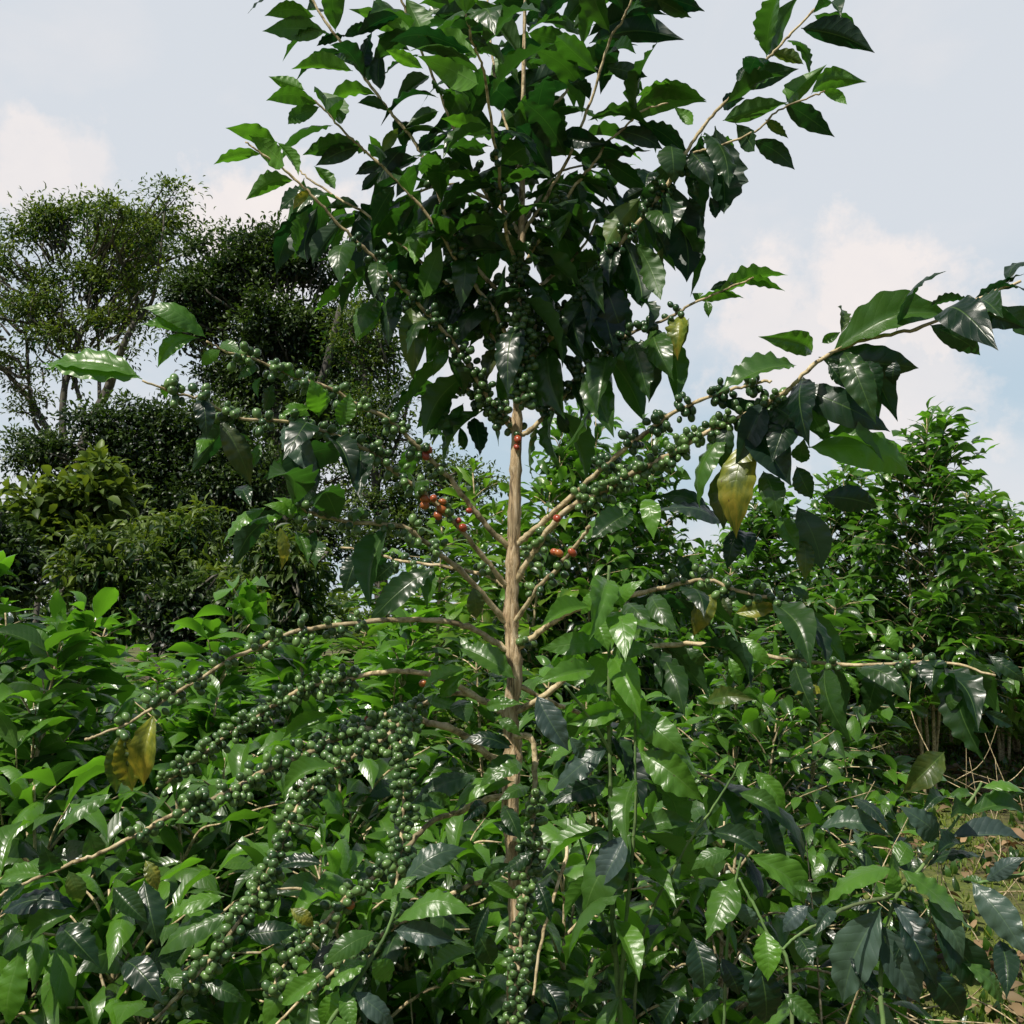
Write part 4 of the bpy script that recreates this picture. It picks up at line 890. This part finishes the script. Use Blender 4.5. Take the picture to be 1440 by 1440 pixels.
tree('dark_shrub', 'deep green shrub in shade below the dark trees, behind the arching fruit branch', 'shrub', 290, 7.6,
     [[(290, 1000, 0), (288, 920, 0), (285, 850, 0)]], [(.04, .015)],
     [(270, 860, 60, 40, 0, 44), (340, 870, 60, 40, 0, 40), (300, 920, 90, 30, 0, 40), (210, 900, 50, 30, 0, 26)], 70, .18, .075, M_DARK, 27, tint=(0, .5))

# far-off wood behind everything
r = np.random.default_rng(77)
cs = []
for i in range(900):
    X = r.uniform(-75, 75); Yf = r.uniform(52, 66); hh = 3.2 + 1.2 * math.sin(X * .21) + .8 * math.sin(X * .63 + 2)
    cs.append((X, Yf, r.uniform(0, hh)))
M, p, t = crownleaves(np.array(cs), 36, 1.5, .7, 5, tint=(0, .7)); b = Bag(); stamp(b, SMALLV, M, p, t)
tag(link('far_woodland', b.build('far_woodland'), M_FAR), 'distant low line of woodland behind the plantation', 'woodland', kind='stuff')

# ================================================================== ground
m, t, out = nt('ground_soil'); L = t.links.new
tc = N(t, 'ShaderNodeTexCoord')
n1 = N(t, 'ShaderNodeTexNoise', i_Scale=.9, i_Detail=6.0, i_Roughness=.7); n2 = N(t, 'ShaderNodeTexNoise', i_Scale=14.0, i_Detail=8.0, i_Roughness=.75)
L(tc.outputs['Object'], n1.inputs['Vector']); L(tc.outputs['Object'], n2.inputs['Vector'])
soil = ramp(t, n2.outputs[0], [(.35, (.025, .016, .01)), (.55, (.09, .055, .032)), (.72, (.26, .18, .11))])
moss = ramp(t, n2.outputs[0], [(.35, (.04, .07, .012)), (.65, (.20, .24, .04))])
c = Mix(t, ramp(t, n1.outputs[0], [(.42, 0.0), (.58, 1.0)]), soil, moss)
bs = N(t, 'ShaderNodeBsdfPrincipled', i_Roughness=.9); L(c, bs.inputs['Base Color'])
bp = N(t, 'ShaderNodeBump', i_Strength=.8, i_Distance=.03); L(n2.outputs[0], bp.inputs['Height']); L(bp.outputs[0], bs.inputs['Normal']); L(bs.outputs[0], out.inputs[0])
gx = np.concatenate([[-600, -120, -40], np.linspace(-14, 14, 113), [40, 120, 600]]); gy = np.concatenate([[-20, -5], np.linspace(0, 22, 89), [40, 120, 300, 900]])
GX, GY = np.meshgrid(gx, gy)
near = (np.abs(GX) < 14) & (GY > 0) & (GY < 22)
GZ = np.where(near, .03 * np.sin(GX * 3.1 + GY) * np.sin(GY * 2.3) + rng.normal(0, .008, GX.shape), 0) - .01
V = np.stack([GX, GY, GZ], -1).reshape(-1, 3); w_ = len(gx)
Q = [(i * w_ + j, i * w_ + j + 1, (i + 1) * w_ + j + 1, (i + 1) * w_ + j) for i in range(len(gy) - 1) for j in range(w_ - 1)]
V[:, 2] += np.clip(.06 * (V[:, 1] - 4), 0, .6)
tag(link('ground', mesh('ground', V, Q), m), kind='structure')

def blades(name, n, area, size, mat, seed, label, cat, flat=False, wr=.12, tint=(.3, 1)):
    r = np.random.default_rng(seed)
    X = r.uniform(area[0], area[1], n); Y_ = r.uniform(area[2], area[3], n)
    GZ0 = np.clip(.06 * (Y_ - 4), 0, .6); keep = (np.sin(X * 2.1) * np.cos(Y_ * 1.7 + X) + r.normal(0, .5, n)) > -.35; X, Y_ = X[keep], Y_[keep]; n = len(X)
    p = np.stack([X, Y_, np.clip(.06 * (Y_ - 4), 0, .6)], 1)
    y = r.normal(0, .5, (n, 3)); y[:, 2] = 1 if not flat else r.normal(0, .15, n)
    if flat: p[:, 2] += .02 + r.uniform(0, .03, n); y[:, :2] = r.normal(0, 1, (n, 2))
    y /= np.linalg.norm(y, axis=1)[:, None]
    z = r.normal(0, .3, (n, 3)); z[:, 2 if flat else 1] += 1 if flat else -1
    z -= y * np.sum(z * y, 1)[:, None]; z /= np.linalg.norm(z, axis=1)[:, None]
    x = np.cross(y, z); Ls = size * r.uniform(.5, 1.3, n)
    M = np.stack([x * (Ls * wr / 2)[:, None], y * Ls[:, None], z * Ls[:, None]], 2)
    b = Bag(); stamp(b, SMALLV, M, p, r.uniform(*tint, n))
    return tag(link(name, b.build(name), mat), label, cat, kind='stuff')
M_GRASS = leaf_material('grass', (.06, .11, .015), (.24, .30, .04), (.10, .24, .02), (.4, .5, .05), False, .5, .3, .3)
M_DRY = leaf_material('dry_leaf', (.10, .055, .03), (.42, .28, .15), (.12, .05, .02), (.35, .2, .08), False, .6, .15, .3)
blades('grass', 52000, (-1, 7, 2.6, 11), .06, M_GRASS, 3, 'short yellow green grass on the open ground', 'grass')
blades('undergrowth', 9000, (-4, 6, 1.6, 11), .09, M_MID, 4, 'low leafy undergrowth between the coffee rows', 'undergrowth', wr=.45, tint=(.1, .7))
blades('fallen_leaves', 8000, (-2, 7, 1.6, 12), .11, M_DRY, 6, 'dry brown fallen leaves littering the ground', 'leaf litter', flat=True, wr=.42, tint=(0, 1))
# dead twigs and bare canes standing and lying through the understory
r = np.random.default_rng(41); b = Bag()
for i in range(420):
    Yt = r.uniform(1.7, 7.5); X = r.uniform(-.6, .6) * Yt; p0 = np.array([X, Yt, gz(Yt) + r.uniform(0, .5)])
    d = unit(np.array([r.normal(0, .6), r.normal(0, .6), abs(r.normal(.5, .5))])); Ln = r.uniform(.25, .8)
    V, Q, U = tube(smooth_path([p0, p0 + d * Ln * .5 + r.normal(0, .03, 3), p0 + d * Ln + r.normal(0, .05, 3)], 4), r.uniform(.002, .005), .0012, 5, .05); b.add(V, Q, 0, U)
tag(link('dead_twigs', b.build('dead_twigs'), M_TWIG), 'bare tan twigs tangled through the shaded understory', 'twigs', kind='stuff')

# ================================================================== sky and sun
sun_dir = unit(np.array([-.42, -.48, .92]))
el = math.asin(sun_dir[2]); rot = math.atan2(sun_dir[0], sun_dir[1])
w = bpy.data.worlds.new('World'); S.world = w; w.use_nodes = True; t = w.node_tree; t.nodes.clear(); L = t.links.new
sky = N(t, 'ShaderNodeTexSky', sky_type='NISHITA', sun_disc=False, sun_elevation=el, sun_rotation=rot); sky.dust_density = 2.5; sky.air_density = 1.2
tc = N(t, 'ShaderNodeTexCoord'); mp = N(t, 'ShaderNodeMapping'); mp.inputs['Scale'].default_value = (1, 1, 1.9); L(tc.outputs['Generated'], mp.inputs[0])
nw = N(t, 'ShaderNodeTexNoise', i_Scale=2.6, i_Detail=9.0, i_Roughness=.56, i_Distortion=.25); L(mp.outputs[0], nw.inputs['Vector'])
nh = N(t, 'ShaderNodeTexNoise', i_Scale=1.1, i_Detail=3.0); L(mp.outputs[0], nh.inputs['Vector'])
nd = N(t, 'ShaderNodeTexNoise', i_Scale=16.0, i_Detail=8.0, i_Roughness=.62); L(tc.outputs['Generated'], nd.inputs['Vector'])
STR = .10
def k(c): return tuple(x / STR for x in c)
hazy = Mix(t, .90, sky.outputs[0], k((.74, .78, .83)))
sepz = N(t, 'ShaderNodeSeparateXYZ'); L(tc.outputs['Generated'], sepz.inputs[0])
blue = Mix(t, .6, sky.outputs[0], k((.44, .68, .84)))
bm = ramp(t, nw.outputs[0], [(.40, 1.0), (.54, 0.0)])
lowm = ramp(t, sepz.outputs[2], [(.0, .75), (.22, .55), (.36, 0.0)])
col = Mix(t, Mth(t, 'MULTIPLY', lowm, bm), hazy, blue)
cloud_mask = None
for (px, py, R_, s_) in [(40, 225, .05, .7), (120, 250, .05, .6), (330, 310, .06, .9), (400, 340, .08, .9), (1220, 410, .07, .85), (1310, 440, .06, .8), (1060, 450, .06, .75), (1140, 500, .10, .7), (660, 480, .1, .5), (1260, 520, .1, .6)]:
    d = FW + RT * (px - 720) / F + UP * (720 - py) / F; d = unit(d)
    dv = N(t, 'ShaderNodeVectorMath', operation='DISTANCE'); L(tc.outputs['Generated'], dv.inputs[0]); dv.inputs[1].default_value = tuple(d)
    q = Mth(t, 'SUBTRACT', 1.0, Mth(t, 'DIVIDE', dv.outputs['Value'], R_))
    q = Mth(t, 'ADD', q, Mth(t, 'MULTIPLY', Mth(t, 'SUBTRACT', nd.outputs[0], .5), 3.0))
    q = Mth(t, 'MULTIPLY', Mth(t, 'MULTIPLY', q, 1.8, clamp=True), s_)
    cloud_mask = q if cloud_mask is None else Mth(t, 'MAXIMUM', cloud_mask, q)
wide = ramp(t, nw.outputs[0], [(.54, 0.0), (.70, .4)])
cm = Mth(t, 'MAXIMUM', cloud_mask, wide)
cc = Mix(t, nd.outputs[0], k((.82, .78, .79)), k((1.0, .91, .86)))
col = Mix(t, cm, col, cc)
# deeper blue overhead, dimmed toward sides and rear to deepen shadows in the scene
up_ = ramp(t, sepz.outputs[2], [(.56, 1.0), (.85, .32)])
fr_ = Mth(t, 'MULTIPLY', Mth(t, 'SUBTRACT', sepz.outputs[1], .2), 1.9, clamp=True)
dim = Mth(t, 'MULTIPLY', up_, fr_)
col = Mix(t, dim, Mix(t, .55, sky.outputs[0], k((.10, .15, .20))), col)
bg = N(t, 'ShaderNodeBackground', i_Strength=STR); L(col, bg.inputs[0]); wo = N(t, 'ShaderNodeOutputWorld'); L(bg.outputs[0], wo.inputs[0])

sd = bpy.data.lights.new('sun', 'SUN'); sd.energy = 5.0; sd.angle = math.radians(.53); sd.color = (1, .94, .84)
so = bpy.data.objects.new('sun', sd); COL.objects.link(so)
so.rotation_euler = Vector(tuple(sun_dir)).to_track_quat('Z', 'Y').to_euler()

S.view_settings.view_transform = 'Standard'; S.view_settings.look = 'None'; S.view_settings.exposure = 0; S.view_settings.gamma = 1
S.render.engine = 'CYCLES'
cy = S.cycles; cy.max_bounces = 5; cy.diffuse_bounces = 1; cy.use_adaptive_sampling = True; cy.adaptive_threshold = .025; cy.glossy_bounces = 2; cy.transmission_bounces = 3; cy.use_denoising = True
